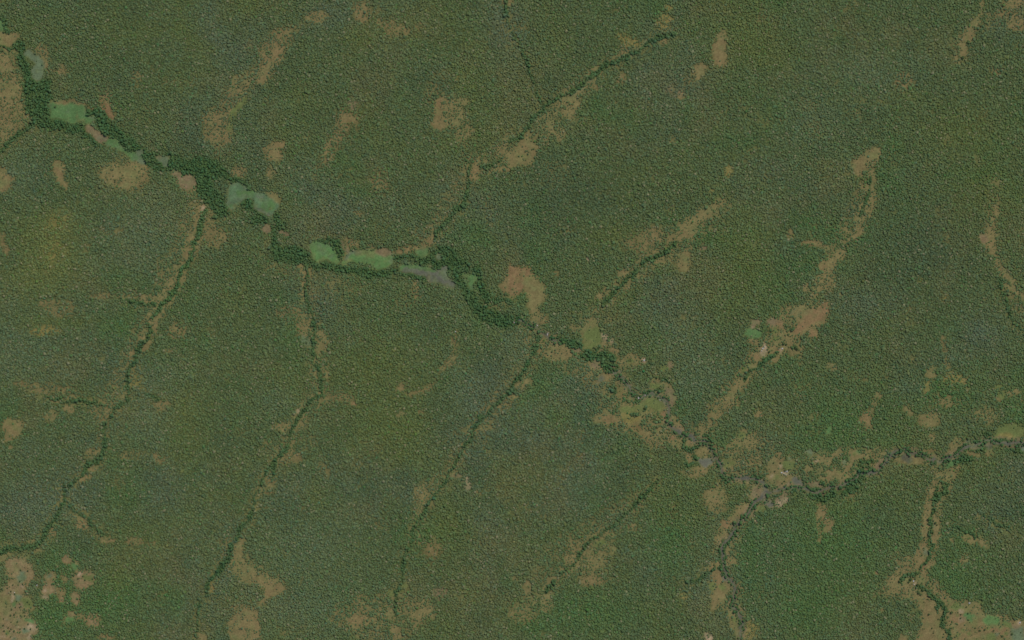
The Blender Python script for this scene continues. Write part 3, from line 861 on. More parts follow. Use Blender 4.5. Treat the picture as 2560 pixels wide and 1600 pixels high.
for shape, kind, col, dn, g in entries:
    if kind == 'V':                     # grassy banks and a broken line of trees follow the channel
        w, dd = line_dist(g, 30)
        bank = np.clip((11 - dd) / 5, 0, 1) * np.clip(0.1 + 1.7 * mott[w], 0, 1)
        dens[w] = np.minimum(dens[w], 0.99 - 0.8 * bank); mixin(soil[w], SOIL['k'], bank * 0.9)
    soft = {'Z': 40, 'S': 12}.get(kind, 0)
    if shape == 'P':
        w, m = poly_mask(g, 16 + soft)
        if kind == 'M':
            m = (blur(m, 2) > 0.12 + 0.3 * speck[w]).astype(float)
        if soft:
            m = blur(blur(m, int(soft / CELL)), int(soft / CELL))
    elif shape == 'L':
        if kind == 'T':
            g = [(a, b, max(c * 0.75, 6.0)) for a, b, c in g]
        w, dd = line_dist(g, 18 + 2 * soft)
        if kind == 'A':
            wm = float(np.mean([q[2] for q in g])); dd = dd + 0.09 * wm + min(14, 0.45 * wm) * (streak[w] - 0.5) + min(7, 0.25 * wm) * (speck[w] - 0.5)
        elif kind == 'T':
            dd = dd + 4 * (streak[w] - 0.5) + 5 * (speck[w] - 0.5)
        m = np.clip(0.5 - dd / (2.0 + 1.4 * soft), 0, 1) if soft else (dd < 0.3).astype(float)
    else:
        cx, cy, rx, ry = g
        rr = 2.2 if kind == 'Z' else 1.6
        w = window(cx - rx * rr, cy - ry * rr, cx + rx * rr, cy + ry * rr, 8)
        d2 = np.hypot((WU[w] - cx) / rx, (WV[w] - cy) / ry)
        if kind == 'Z':
            m = np.exp(-d2 ** 2 * 0.9)
        elif kind == 'S':
            m = np.clip((1.35 - d2) / 0.7, 0, 1)
        else:
            m = (d2 + 0.5 * (speck[w] - 0.5) < 1).astype(float)
    if m.size == 0:
        continue
    if kind == 'Z':
        mixin(leaf[w], LEAF[col], m * {'Y': 0.6, 'e': 0.75}.get(col, 0.55))
    elif kind == 'S':
        m = m * np.clip(0.05 + 1.0 * streak[w] + 0.9 * mott[w], 0, 1)
        dens[w] += (np.minimum(dens[w], dn) - dens[w]) * m
        mixin(soil[w], SOIL[col], m * 0.9)
        mixin(leaf[w], LEAF['b' if col in 'rbk' else 'Y' if col == 'y' else 'n'], m * 0.18)
    elif kind in 'ATB':
        dens[w] = np.maximum(dens[w], m)
        tall[w] = np.maximum(tall[w], m * (1.0 if kind == 'A' else 0.75))
        mixin(leaf[w], TREECOL[col], blur(m, 1) * (np.clip(0.45 + 0.85 * mott[w], 0, 0.9) if kind == 'A' else 0.75))
        mixin(soil[w], FLOOR * 0.8, m)
        label[w][m > 0.5] = 0
        wet[w] = np.maximum(wet[w], m)
    else:
        mm = blur(m, 1)
        dens[w] += (dn * 0.8 - dens[w]) * mm
        tall[w] *= 1 - m
        if kind == 'C':
            mm = mm * np.clip(0.55 + 0.9 * mott2[w], 0, 1)
        mixin(soil[w], SOIL[col], mm)
        if kind == 'M':
            mixin(soil[w], SOIL['h'], m * np.clip((mott[w] - 0.5) * 5, 0, 1) * 0.65)
            mixin(soil[w], SOIL['o'], m * np.clip((0.42 - mott[w]) * 5, 0, 1) * 0.5)
            soil[w] *= (1 - m * 0.16 * (mott2[w] - 0.3))[..., None]
        if kind == 'C':
            mixin(soil[w], SOIL['l'], m * np.clip((mott[w] - 0.55) * 5, 0, 1) * 0.5)
            mixin(soil[w], SOIL['r'], m * np.clip((0.42 - mott[w]) * 5, 0, 1) * 0.45)
        if kind == 'V':
            w2, d2 = line_dist(g, 18 + 2 * soft)
            fr = ((d2 > 0.8) & (d2 < 5.2 + 9 * (streak[w2] - 0.5)) & (mott[w2] > 0.42)).astype(float)
            dens[w2] = np.maximum(dens[w2], fr); tall[w2] = np.maximum(tall[w2], 0.75 * fr); mixin(leaf[w2], TREECOL['d'], fr * 0.95)
            wet[w] = np.maximum(wet[w], m); dens[w] *= 1 - m
        if kind in 'MW':
            wet[w] = np.maximum(wet[w], m)
        if m.sum() > 14:
            STRUCTS.append((KINDNAME[kind], 'mud' if kind in 'WV' else 'soil'))
            label[w][m > 0.5] = len(STRUCTS) - 1

mixin(soil, leaf * np.array([0.80, 0.82, 0.80]), np.clip((dens - 0.62) * 3.6, 0, 1) * 0.85)   # undergrowth closes the gaps under dense wood
# colour of soil and grass varies from place to place
soil *= (0.88 + 0.24 * fbm(34, 50, 4))[..., None]
tint = fbm(70, 51, 3)
soil[..., 0] *= 0.94 + 0.09 * tint
soil[..., 1] *= 1.03 - 0.05 * tint
soil[..., 1] *= 0.95
soil[..., 2] *= 0.82
bushy = fbm(14, 52, 2)
grass = np.clip((bushy - 0.56) * 6, 0, 1) * (dens < 0.9)
mixin(soil, SOIL['l'], grass * 0.35)

# terrain: a gently rolling plain, lower along the water courses
lowland = blur(blur(wet, 12), 12)
elev = 14 * (fbm(500, 60, 3) - 0.5) + 2.0 * (fbm(60, 61, 2) - 0.5) - 5.0 * np.clip(lowland * 2, 0, 1)

def sample(a, u, v):
    x = np.clip((np.asarray(u) - U0) / CELL, 0, W - 1.001); y = np.clip((np.asarray(v) - V0) / CELL, 0, H - 1.001)
    ix, iy = x.astype(int), y.astype(int); fx, fy = x - ix, y - iy
    if a.ndim == 3:
        fx, fy = fx[..., None], fy[..., None]
    return (a[iy, ix] * (1 - fx) + a[iy, ix + 1] * fx) * (1 - fy) + (a[iy + 1, ix] * (1 - fx) + a[iy + 1, ix + 1] * fx) * fy

def near(a, u, v):
    return a[np.clip(np.rint((np.asarray(v) - V0) / CELL).astype(int), 0, H - 1), np.clip(np.rint((np.asarray(u) - U0) / CELL).astype(int), 0, W - 1)]

def ground_z(u, v):
    return float(sample(elev, np.array(u), np.array(v)))

def xy(u, v):
    return ((u - CU) * M, (CV - v) * M)

# ------------------------------------------------------------------ materials
def new_mat(name):
    m = bpy.data.materials.new(name); m.use_nodes = True
    nt = m.node_tree; nt.nodes.clear()
    out = nt.nodes.new('ShaderNodeOutputMaterial')
    return m, nt, out

def soil_material(name, rough):
    m, nt, out = new_mat(name)
    at = nt.nodes.new('ShaderNodeAttribute'); at.attribute_name = 'soil_colour'
    geo = nt.nodes.new('ShaderNodeNewGeometry')
    fac = None
    for sc_, det, lo, hi in ((0.13, 3, 0.80, 1.20), (0.035, 4, 0.86, 1.14)):
        nz = nt.nodes.new('ShaderNodeTexNoise'); nz.inputs['Scale'].default_value = sc_; nz.inputs['Detail'].default_value = det
        nt.links.new(geo.outputs['Position'], nz.inputs['Vector'])
        mr = nt.nodes.new('ShaderNodeMapRange')
        mr.inputs['From Min'].default_value = 0.3; mr.inputs['From Max'].default_value = 0.7
        mr.inputs['To Min'].default_value = lo; mr.inputs['To Max'].default_value = hi
        nt.links.new(nz.outputs['Fac'], mr.inputs['Value'])
        if fac is None:
            fac = mr.outputs['Result']
        else:
            mu = nt.nodes.new('ShaderNodeMath'); mu.operation = 'MULTIPLY'
            nt.links.new(fac, mu.inputs[0]); nt.links.new(mr.outputs['Result'], mu.inputs[1]); fac = mu.outputs[0]
    vm = nt.nodes.new('ShaderNodeVectorMath'); vm.operation = 'SCALE'
    nt.links.new(at.outputs['Color'], vm.inputs[0]); nt.links.new(fac, vm.inputs['Scale'])
    b = nt.nodes.new('ShaderNodeBsdfPrincipled')
    b.inputs['Roughness'].default_value = rough; b.inputs['Specular IOR Level'].default_value = 0.15 if rough > 0.8 else 0.4
    nt.links.new(vm.outputs[0], b.inputs['Base Color'])
    nt.links.new(b.outputs[0], out.inputs['Surface'])
    return m

MAT_SOIL = soil_material('soil_and_grass', 0.95)
MAT_MUD = soil_material('wet_mud', 0.6)

def leaf_material(name, source):
    m, nt, out = new_mat(name)
    if source == 'instancer':
        at = nt.nodes.new('ShaderNodeAttribute'); at.attribute_type = 'INSTANCER'; at.attribute_name = 'leaf_colour'
        col = at.outputs['Color']
    else:
        oi = nt.nodes.new('ShaderNodeObjectInfo'); col = oi.outputs['Color']
    tc = nt.nodes.new('ShaderNodeTexCoord')
    nz = nt.nodes.new('ShaderNodeTexNoise'); nz.inputs['Scale'].default_value = 3.0; nz.inputs['Detail'].default_value = 3.0
    nt.links.new(tc.outputs['Object'], nz.inputs['Vector'])
    mr = nt.nodes.new('ShaderNodeMapRange')
    mr.inputs['From Min'].default_value = 0.3; mr.inputs['From Max'].default_value = 0.7
    mr.inputs['To Min'].default_value = 0.7; mr.inputs['To Max'].default_value = 1.3
    nt.links.new(nz.outputs['Fac'], mr.inputs['Value'])
    vm = nt.nodes.new('ShaderNodeVectorMath'); vm.operation = 'SCALE'
    nt.links.new(col, vm.inputs[0]); nt.links.new(mr.outputs['Result'], vm.inputs['Scale'])
    b = nt.nodes.new('ShaderNodeBsdfDiffuse')
    nt.links.new(vm.outputs[0], b.inputs['Color'])
    nt.links.new(b.outputs[0], out.inputs['Surface'])
    return m

def plain_material(name, c, rough=0.9, scale=2.0, amp=0.25):
    m, nt, out = new_mat(name)
    tc = nt.nodes.new('ShaderNodeTexCoord')
    nz = nt.nodes.new('ShaderNodeTexNoise'); nz.inputs['Scale'].default_value = scale; nz.inputs['Detail'].default_value = 5
    nt.links.new(tc.outputs['Object'], nz.inputs['Vector'])
    mr = nt.nodes.new('ShaderNodeMapRange')
    mr.inputs['From Min'].default_value = 0.3; mr.inputs['From Max'].default_value = 0.7
    mr.inputs['To Min'].default_value = 1 - amp; mr.inputs['To Max'].default_value = 1 + amp
    nt.links.new(nz.outputs['Fac'], mr.inputs['Value'])
    vm = nt.nodes.new('ShaderNodeVectorMath'); vm.operation = 'SCALE'; vm.inputs[0].default_value = c
    nt.links.new(mr.outputs['Result'], vm.inputs['Scale'])
    b = nt.nodes.new('ShaderNodeBsdfPrincipled'); b.inputs['Roughness'].default_value = rough
    nt.links.new(vm.outputs[0], b.inputs['Base Color']); nt.links.new(b.outputs[0], out.inputs['Surface'])
    return m

MAT_LEAF_MASS = leaf_material('woodland_leaves', 'instancer')
MAT_LEAF = leaf_material('tree_leaves', 'object')
MAT_BARK = plain_material('bark', (0.16, 0.13, 0.10), 0.95, 3.0)
MAT_THATCH = plain_material('thatch', (0.38, 0.34, 0.26), 0.95, 1.5)
MAT_TIN = plain_material('tin_roof', (0.40, 0.39, 0.36), 0.55, 0.8, 0.15)
MAT_WALL = plain_material('mud_wall', (0.34, 0.24, 0.16), 0.95, 1.2)
MAT_DOOR = plain_material('door_wood', (0.10, 0.07, 0.05), 0.8, 2.0)
MAT_ROCK = plain_material('pale_rock', (0.40, 0.37, 0.31), 0.9, 0.5, 0.3)

# ------------------------------------------------------------------ the ground and everything laid in it
STEP = 3.0
gu = np.arange(-156.0, 2716.1, STEP); gv = np.arange(-156.0, 1756.1, STEP)
GU, GV = np.meshgrid(gu, gv)
GX, GY = (GU - CU) * M, (CV - GV) * M
GZ = sample(elev, GU, GV)
GC = sample(soil, GU, GV)
nr, nc = GU.shape
idx = np.arange(nr * nc).reshape(nr, nc)
quads = np.stack([idx[1:, :-1], idx[1:, 1:], idx[:-1, 1:], idx[:-1, :-1]], -1).reshape(-1, 4)
qlab = near(label, (GU[:-1, :-1] + STEP / 2), (GV[:-1, :-1] + STEP / 2)).reshape(-1)
cnt = np.bincount(qlab, minlength=len(STRUCTS))
qlab = np.where(cnt[qlab] < 4, 0, qlab)
P3 = np.stack([GX, GY, GZ], -1).reshape(-1, 3)
C4 = np.concatenate([GC.reshape(-1, 3), np.ones((nr * nc, 1))], 1)

def grid_mesh(name, verts, faces, cols, mat):
    me = bpy.data.meshes.new(name)
    n, f = len(verts), len(faces)
    me.vertices.add(n); me.vertices.foreach_set('co', verts.astype(np.float32).ravel())
    me.loops.add(f * 4); me.loops.foreach_set('vertex_index', faces.astype(np.int32).ravel())
    me.polygons.add(f); me.polygons.foreach_set('loop_start', np.arange(0, f * 4, 4, dtype=np.int32))
    me.polygons.foreach_set('loop_total', np.full(f, 4, np.int32))
    me.polygons.foreach_set('use_smooth', np.ones(f, bool))
    me.update(calc_edges=True)
    ca = me.color_attributes.new('soil_colour', 'FLOAT_COLOR', 'POINT')
    ca.data.foreach_set('color', cols.astype(np.float32).ravel())
    me.materials.append(mat)
    return me

PLACED = {}
order = np.argsort(qlab, kind='stable'); sl = qlab[order]
starts = np.searchsorted(sl, np.arange(len(STRUCTS))); ends = np.searchsorted(sl, np.arange(len(STRUCTS)), side='right')
for k, (nm, mt) in enumerate(STRUCTS):
    q = quads[order[starts[k]:ends[k]]]
    if not len(q):
        continue
    used, inv = np.unique(q.ravel(), return_inverse=True)
    v, c, f = P3[used], C4[used], inv.reshape(-1, 4)
    if k == 0:                        # the plain goes on beyond the surveyed sheet, to the horizon
        x0, x1, y0, y1 = P3[:, 0].min(), P3[:, 0].max(), P3[:, 1].min(), P3[:, 1].max()
        B = 15000.0
        xs, ys = [-B, x0, x1, B], [-B, y0, y1, B]
        ev = np.array([(x, y, -3.0) for y in ys for x in xs])
        ef = [(r * 4 + s, r * 4 + s + 1, r * 4 + s + 5, r * 4 + s + 4) for r in range(3) for s in range(3) if not (r == 1 and s == 1)]
        f = np.concatenate([f, np.array(ef) + len(v)]); v = np.concatenate([v, ev])
        c = np.concatenate([c, np.tile(np.append(lin((66, 78, 50)), 1.0), (16, 1))])
    o = bpy.data.objects.new(nm, grid_mesh(nm, v, f, c, MAT_MUD if mt == 'mud' else MAT_SOIL))
    o['kind'] = 'structure'
    C.objects.link(o)

# ------------------------------------------------------------------ shapes for trees
import bmesh
def ico(sub):
    bm = bmesh.new(); bmesh.ops.create_icosphere(bm, subdivisions=sub, radius=1.0)
    v = np.array([x.co[:] for x in bm.verts]); f = [tuple(q.index for q in p.verts) for p in bm.faces]
    bm.free(); return v, np.array(f)
ICO1, ICO2 = ico(1), ico(2)

def lumpy(base, r, amp):
    v, f = base
    ph = r.random((5, 3)) * 6.28; fr = r.normal(0, 2.2, (5, 3))
    s = np.zeros(len(v))
    for k in range(5):
        s += np.sin(v @ fr[k] + ph[k, 0])
    s = 1 + amp * s / 2.2 + amp * 0.5 * r.normal(0, 1, len(v))
    return v * s[:, None], f

def mesh_from(name, parts, mat):
    vs, fs, n = [], [], 0
    for v, f in parts:
        vs.append(v); fs += [tuple(int(q) + n for q in p) for p in f]; n += len(v)
    me = bpy.data.meshes.new(name); me.from_pydata(np.concatenate(vs).tolist(), [], fs); me.update()
    if mat:
        me.materials.append(mat)
    return me

def tube(p0, p1, r0, r1, n=5):
    p0, p1 = np.array(p0, float), np.array(p1, float)
    d_ = (p1 - p0) / np.linalg.norm(p1 - p0)
    a = np.cross(d_, [0.3, 0.9, 0.2]); a /= np.linalg.norm(a); b = np.cross(d_, a)
    t = np.arange(n) * 2 * math.pi / n
    ring = np.cos(t)[:, None] * a + np.sin(t)[:, None] * b
    v = np.concatenate([p0 + ring * r0, p1 + ring * r1])
    f = [(k, (k + 1) % n, n + (k + 1) % n, n + k) for k in range(n)] + [tuple(range(n, 2 * n))]
    return v, f

# light crowns for the woodland mass (unit crown radius, base at z = 0)
mass_col = bpy.data.collections.new('woodland_crowns')
MASS_N = 12
for k in range(MASS_N):
    r = np.random.default_rng(100 + k)
    parts = [tube((0, 0, -0.1), (0, 0, 0.9), 0.07, 0.05, 3)]
    v, f = lumpy(ICO2, r, 0.20)
    parts.append((v * (0.86, 0.86, 0.62) + (0, 0, 1.25), f))
    for q in range(3):
        a = r.random() * 6.28
        v, f = lumpy(ICO1, r, 0.18)
        s = 0.34 + 0.2 * r.random()
        parts.append((v * (s, s, s * 0.8) + (0.62 * math.cos(a), 0.62 * math.sin(a), 1.1 + 0.5 * r.random()), f))
    ob = bpy.data.objects.new('woodland_crown_%02d' % k, mesh_from('woodland_crown', parts, MAT_LEAF_MASS))
    mass_col.objects.link(ob)

# ------------------------------------------------------------------ where the trees stand
sp = 3.65                              # spacing in survey units (about 8 m)
jj, ii = np.meshgrid(np.arange(-150, 2711, sp), np.arange(-150, 1751, sp * 0.87))
jj = jj + (np.arange(jj.shape[0]) % 2)[:, None] * sp * 0.5
pu = (jj + rng.uniform(-0.52, 0.52, jj.shape) * sp).ravel(); pv = (ii + rng.uniform(-0.42, 0.42, ii.shape) * sp).ravel()
dn = sample(dens, pu, pv); clump = sample(fbm(11, 70, 2), pu, pv)
prob = np.clip(dn * 0.97 + (clump - 0.5) * 1.1 * np.clip(dn * (1.10 - dn) * 4, 0, 1), 0, 1)
tl = sample(tall, pu, pv)
prob = np.where(tl > 0.5, prob * 0.80, prob)
keep = rng.random(len(pu)) < prob
pu, pv, dn, tl = pu[keep], pv[keep], dn[keep], tl[keep]
isg = tl > 0.5
rad = (4.15 * np.exp(rng.normal(0, 0.22, len(pu)))).clip(2.0, 7.5)
rad = np.where(dn < 0.6, rad * rng.uniform(0.55, 0.95, len(pu)), rad)
rad = np.where(isg, (4.4 * np.exp(rng.normal(0, 0.27, len(pu)))).clip(2.6, 8.5), rad)
lc = sample(leaf, pu, pv)
val = rng.normal(1.0, 0.10, len(pu)).clip(0.6, 1.5)
hue = rng.normal(0, 0.07, len(pu))
lc = lc * val[:, None] * np.stack([1 + hue, np.ones(len(pu)), 1 - 0.6 * hue + 0.06 * rng.normal(0, 1, len(pu))], 1)
odd = rng.random(len(pu)); 
greyish = (odd < 0.035) & ~isg; bright = odd > 0.975
lc[greyish] = lc[greyish] * 0.4 + lin((112, 106, 84), CAN_GAIN) * 0.6
lc[bright & ~isg] = lc[bright & ~isg] * np.array([0.85, 1.12, 0.9])
hgt = np.where(isg, 0.88, 0.60) * rng.uniform(0.7, 1.3, len(pu))
# ------------------------------------------------------------------ trees that can be picked out one by one
LONE = [  # survey point, crown radius m, place
  (42,1503,3.6,'FL'),(69,1505,4.2,'FL'),(84,1504,4.0,'FL'),(74,1510,3.6,'FL'),(50,1509,3.8,'FL'),(16,1517,3.6,'FL'),(39,1518,4,'FL'),
  (50,1518,4.4,'FL'),(29,1524,4.2,'FL'),(61,1522,4.2,'FL'),(59,1531,4.2,'FL'),(36,1536,5.2,'FL'),(27,1538,5.2,'FL'),(52,1538,4.4,'FL'),
  (9,1547,4,'FL'),(63,1539,4.2,'FL'),(44,1554,4.4,'FL'),(71,1560,4.8,'FL'),(28,1555,3.6,'FL'),(9,1563,5,'FL'),(36,1577,6,'FL'),
  (11,1577,5,'FL'),(25,1577,4,'FL'),(77,1572,4.6,'FL'),(62,1571,4.6,'FL'),(21,1569,4,'FL'),(28,1572,4,'FL'),(51,1572,4,'FL'),
  (52,1425,4.6,'FU'),(70,1427,4.6,'FU'),(50,1453,4.2,'FU'),(57,1460,4,'FU'),(33,1462,4,'FU'),(28,1478,4.2,'FU'),(19,1470,4,'FU'),
  (2322,1536,6,'FR'),(2330,1570,4.6,'FR'),(2346,1548,4,'FR'),(2338,1516,3.8,'FR'),(2334,1582,4,'FR'),(2310,1505,3.8,'FR'),(2319,1498,3.8,'FR'),
  (2379,1531,8,'FE'),(2420,1533,5,'FE'),(2449,1576,5,'FE'),(2462,1574,5.4,'FE'),(2484,1576,4.6,'FE'),(2506,1590,6,'FE'),(2416,1517,4.6,'FE'),
  (2402,1536,4.4,'FE'),(2370,1544,4.4,'FE'),(2438,1570,4.2,'FE'),(2530,1585,6,'FE'),(2402,1545,4.4,'FE'),
  (2277,1448,9,'FJ'),(2249,1453,8,'FJ'),(2294,1462,8,'FJ'),(2297,1482,8,'FJ'),(2308,1474,9,'FJ'),(2272,1455,6,'FJ'),(2302,1486,6,'FJ'),
  (2339,1307,7,'FN'),(2320,1309,5,'FN'),(2312,1343,4.6,'FN'),(2343,1312,4.4,'FN'),(2305,1387,4.4,'FN'),(2334,1302,4.4,'FN'),
  (2421,106,9,'FT'),(2407,144,9,'FT'),(2396,150,5,'FT'),
  (1609,928,8,'FC'),(1613,1020,8,'FO'),(1591,1033,5,'FO'),(1597,1033,5,'FO'),(1634,1053,5,'FO'),(1607,1041,5,'FO'),(1640,1042,4,'FO'),
  (1990,868,9,'FS'),(1993,873,7,'FS'),(1959,859,8,'FS'),(1966,861,6,'FS'),(1923,880,6,'FS'),(1907,853,5,'FS'),
  (1973,1174,5,'FV'),(1937,1178,4.6,'FV'),(1951,1157,4.6,'FV'),(1934,1157,4.4,'FV'),(1956,1208,4.6,'FV'),(1961,1203,4.4,'FV'),(2027,1178,5,'FV'),(2026,1181,4.4,'FV'),
  (1694,1558,6,'FM'),(1817,1556,4.6,'FM'),(1796,1522,4.6,'FM'),(1780,1507,4.4,'FM'),(1785,1412,5,'FM'),
  (138,267,6,'FP'),(208,1440,4.6,'FB'),(213,1450,4.6,'FB'),(196,1446,4.4,'FB'),(189,1433,4.4,'FB'),(232,1447,4.6,'FB')]
LONE = [t for t in LONE if t[3] != 'FM' or t[0] == 1785]
PLACES = {
  'FL': ('the lower left farm field', 40, 1540), 'FU': ('the upper lower-left field', 45, 1445),
  'FR': ('the lower right tan meadow', 2330, 1540), 'FE': ('the lower right corner fields', 2440, 1560),
  'FJ': ('the lower right stream fork', 2280, 1462), 'FN': ('the narrow right hand valley', 2325, 1330),
  'FT': ('the upper right sandy track', 2410, 130), 'FC': ('the scrubby glade north of the olive meadow', 1605, 935),
  'FO': ('the olive green meadow', 1610, 1030), 'FS': ('the pale homestead clearing', 1950, 868),
  'FV': ('the brown village clearing', 1965, 1180), 'FM': ('the lower river tan strip', 1790, 1420),
  'FP': ('the large upper left pond', 175, 285), 'FB': ('the olive plot at lower left', 210, 1446)}
PLACES['FU'] = ('the field above the lower left farm', 45, 1445)
MARKS = [(40,130,'the left edge grassy bank'),(100,160,'the upper left grey marsh'),(170,280,'the large upper left pond'),(235,300,'the gap between the upper left marshes'),
  (310,375,'the long upper left marsh strip'),(400,400,'the small grey glade'),(450,445,'the pinkish bare riverbank patch'),(520,470,'the wide riverside forest bend'),(610,490,'the teal green pond'),
  (690,580,'two small tan forest patches'),(700,640,'the river forest corner'),(800,632,'the round bright green pond'),(935,650,'the long bright green pond'),(1060,625,'the small green pond'),
  (1090,690,'the central grey mud flat'),(1175,705,'the little pale green glade'),(1220,770,'the river narrows at the centre'),(1310,810,'the pale rocks in the stream'),
  (1480,870,'the fan shaped olive clearing'),(1560,940,'the narrow stream below the fan'),(560,1400,'the lower left olive strip'),
  (2050,1235,'the village clearing river woods'),(2150,1180,'the pale right hand riverbank'),(2260,1140,'the dome shaped olive marsh'),
  (2370,1150,'the green river fork marsh'),(2500,1100,'the right edge olive field'),(1380,1465,'the lower centre dark grove'),
  (1760,1100,'the triangular river junction'),(60,290,'the left tan woodland'),(130,250,'the pond western bank')]

gi = np.where((tl > 0.9) & (pu > 8) & (pu < 2552) & (pv > 8) & (pv < 1592))[0]
gi = gi[np.argsort(-(rad[gi] + rng.normal(0, 0.5, len(gi))))]
chosen = []
for g in gi:
    if all((pu[g] - pu[c]) ** 2 + (pv[g] - pv[c]) ** 2 > 11.0 ** 2 for c in chosen):
        chosen.append(g)
    if len(chosen) >= 300 - len(LONE):
        break
trees = [(u, v, r, pl, None) for u, v, r, pl in LONE] + [(pu[g], pv[g], max(rad[g] * 1.05, 5.8), None, lc[g]) for g in chosen]
drop = np.zeros(len(pu), bool)
for u, v, r, pl, c in trees:
    drop |= (pu - u) ** 2 + (pv - v) ** 2 < (r / M * 0.95) ** 2
ok = ~drop
pu, pv, rad, lc, hgt, isg = pu[ok], pv[ok], rad[ok], lc[ok], hgt[ok], isg[ok]
print('trees in the mass', len(pu), 'gallery', int(isg.sum()), 'picked out', len(trees))

# ------------------------------------------------------------------ the woodland mass
ng = bpy.data.node_groups.new('scatter_crowns', 'GeometryNodeTree')
ng.interface.new_socket('Geometry', in_out='INPUT', socket_type='NodeSocketGeometry')
ng.interface.new_socket('Geometry', in_out='OUTPUT', socket_type='NodeSocketGeometry')
N = ng.nodes; Lk = ng.links
gin, gout = N.new('NodeGroupInput'), N.new('NodeGroupOutput')
ci = N.new('GeometryNodeCollectionInfo'); ci.inputs['Collection'].default_value = mass_col
ci.inputs['Separate Children'].default_value = True; ci.inputs['Reset Children'].default_value = True
iop = N.new('GeometryNodeInstanceOnPoints'); iop.inputs['Pick Instance'].default_value = True
def named(n, t):
    a = N.new('GeometryNodeInputNamedAttribute'); a.data_type = t; a.inputs['Name'].default_value = n
    return a.outputs['Attribute']
Lk.new(gin.outputs[0], iop.inputs['Points']); Lk.new(ci.outputs[0], iop.inputs['Instance'])
Lk.new(named('variant', 'INT'), iop.inputs['Instance Index'])
e2r = N.new('FunctionNodeEulerToRotation'); Lk.new(named('turn', 'FLOAT_VECTOR'), e2r.inputs[0]); Lk.new(e2r.outputs[0], iop.inputs['Rotation'])
Lk.new(named('size', 'FLOAT_VECTOR'), iop.inputs['Scale'])
Lk.new(iop.outputs[0], gout.inputs[0])

def mass(name, sel, label_, cat, zz=None):
    n = int(sel.sum())
    me = bpy.data.meshes.new(name); me.vertices.add(n)
    u, v = pu[sel], pv[sel]
    co = np.stack([(u - CU) * M, (CV - v) * M, sample(elev, u, v) - 0.1 if zz is None else np.full(n, zz)], 1)
    me.vertices.foreach_set('co', co.astype(np.float32).ravel())
    a = me.attributes.new('variant', 'INT', 'POINT'); a.data.foreach_set('value', rng.integers(0, MASS_N, n).astype(np.int32))
    a = me.attributes.new('turn', 'FLOAT_VECTOR', 'POINT')
    t = np.stack([rng.normal(0, 0.08, n), rng.normal(0, 0.08, n), rng.uniform(0, 6.28, n)], 1); a.data.foreach_set('vector', t.astype(np.float32).ravel())
    a = me.attributes.new('size', 'FLOAT_VECTOR', 'POINT')
    s = np.stack([rad[sel] * rng.uniform(0.88, 1.12, n), rad[sel] * rng.uniform(0.88, 1.12, n), rad[sel] * hgt[sel]], 1); a.data.foreach_set('vector', s.astype(np.float32).ravel())
    a = me.attributes.new('leaf_colour', 'FLOAT_COLOR', 'POINT'); a.data.foreach_set('color', np.concatenate([lc[sel], np.ones((n, 1))], 1).astype(np.float32).ravel())
    me.update()
    o = bpy.data.objects.new(name, me); C.objects.link(o)
    md = o.modifiers.new('crowns', 'NODES'); md.node_group = ng
    o['kind'] = 'stuff'; o['label'] = label_; o['category'] = cat
    return o
mass('woodland', ~isg, 'dry open woodland of small mixed green crowns covering the whole plain', 'woodland')
mass('riverside_forest', isg, 'dark green gallery forest lining the rivers, ponds and stream lines', 'forest')

# the same woodland goes on beyond the surveyed sheet
so = 6.0
jo, io = np.meshgrid(np.arange(-660, 3221, so), np.arange(-560, 2161, so))
ou = (jo + rng.uniform(-0.5, 0.5, jo.shape) * so).ravel(); ov = (io + rng.uniform(-0.5, 0.5, io.shape) * so).ravel()
out = (ou < -151) | (ou > 2711) | (ov < -151) | (ov > 1751)
ou, ov = ou[out], ov[out]
mu = np.where(ou < -150, -300 - ou, np.where(ou > 2710, 5420 - ou, ou)); mv = np.where(ov < -150, -300 - ov, np.where(ov > 1750, 3500 - ov, ov))
kp = rng.random(len(ou)) < sample(dens, mu, mv)
ou, ov, mu, mv = ou[kp], ov[kp], mu[kp], mv[kp]
inner = (pu, pv, rad, lc, hgt)
pu, pv, n_o = ou, ov, len(ou)
rad = 7.0 * np.exp(rng.normal(0, 0.2, n_o)); hgt = 0.5 * rng.uniform(0.8, 1.2, n_o)
lc = sample(leaf, mu, mv) * rng.normal(1, 0.1, n_o).clip(0.7, 1.3)[:, None]
mass('distant_woodland', np.ones(n_o, bool), 'unbroken green woodland running on beyond the plain', 'woodland', -3.2)
pu, pv, rad, lc, hgt = inner

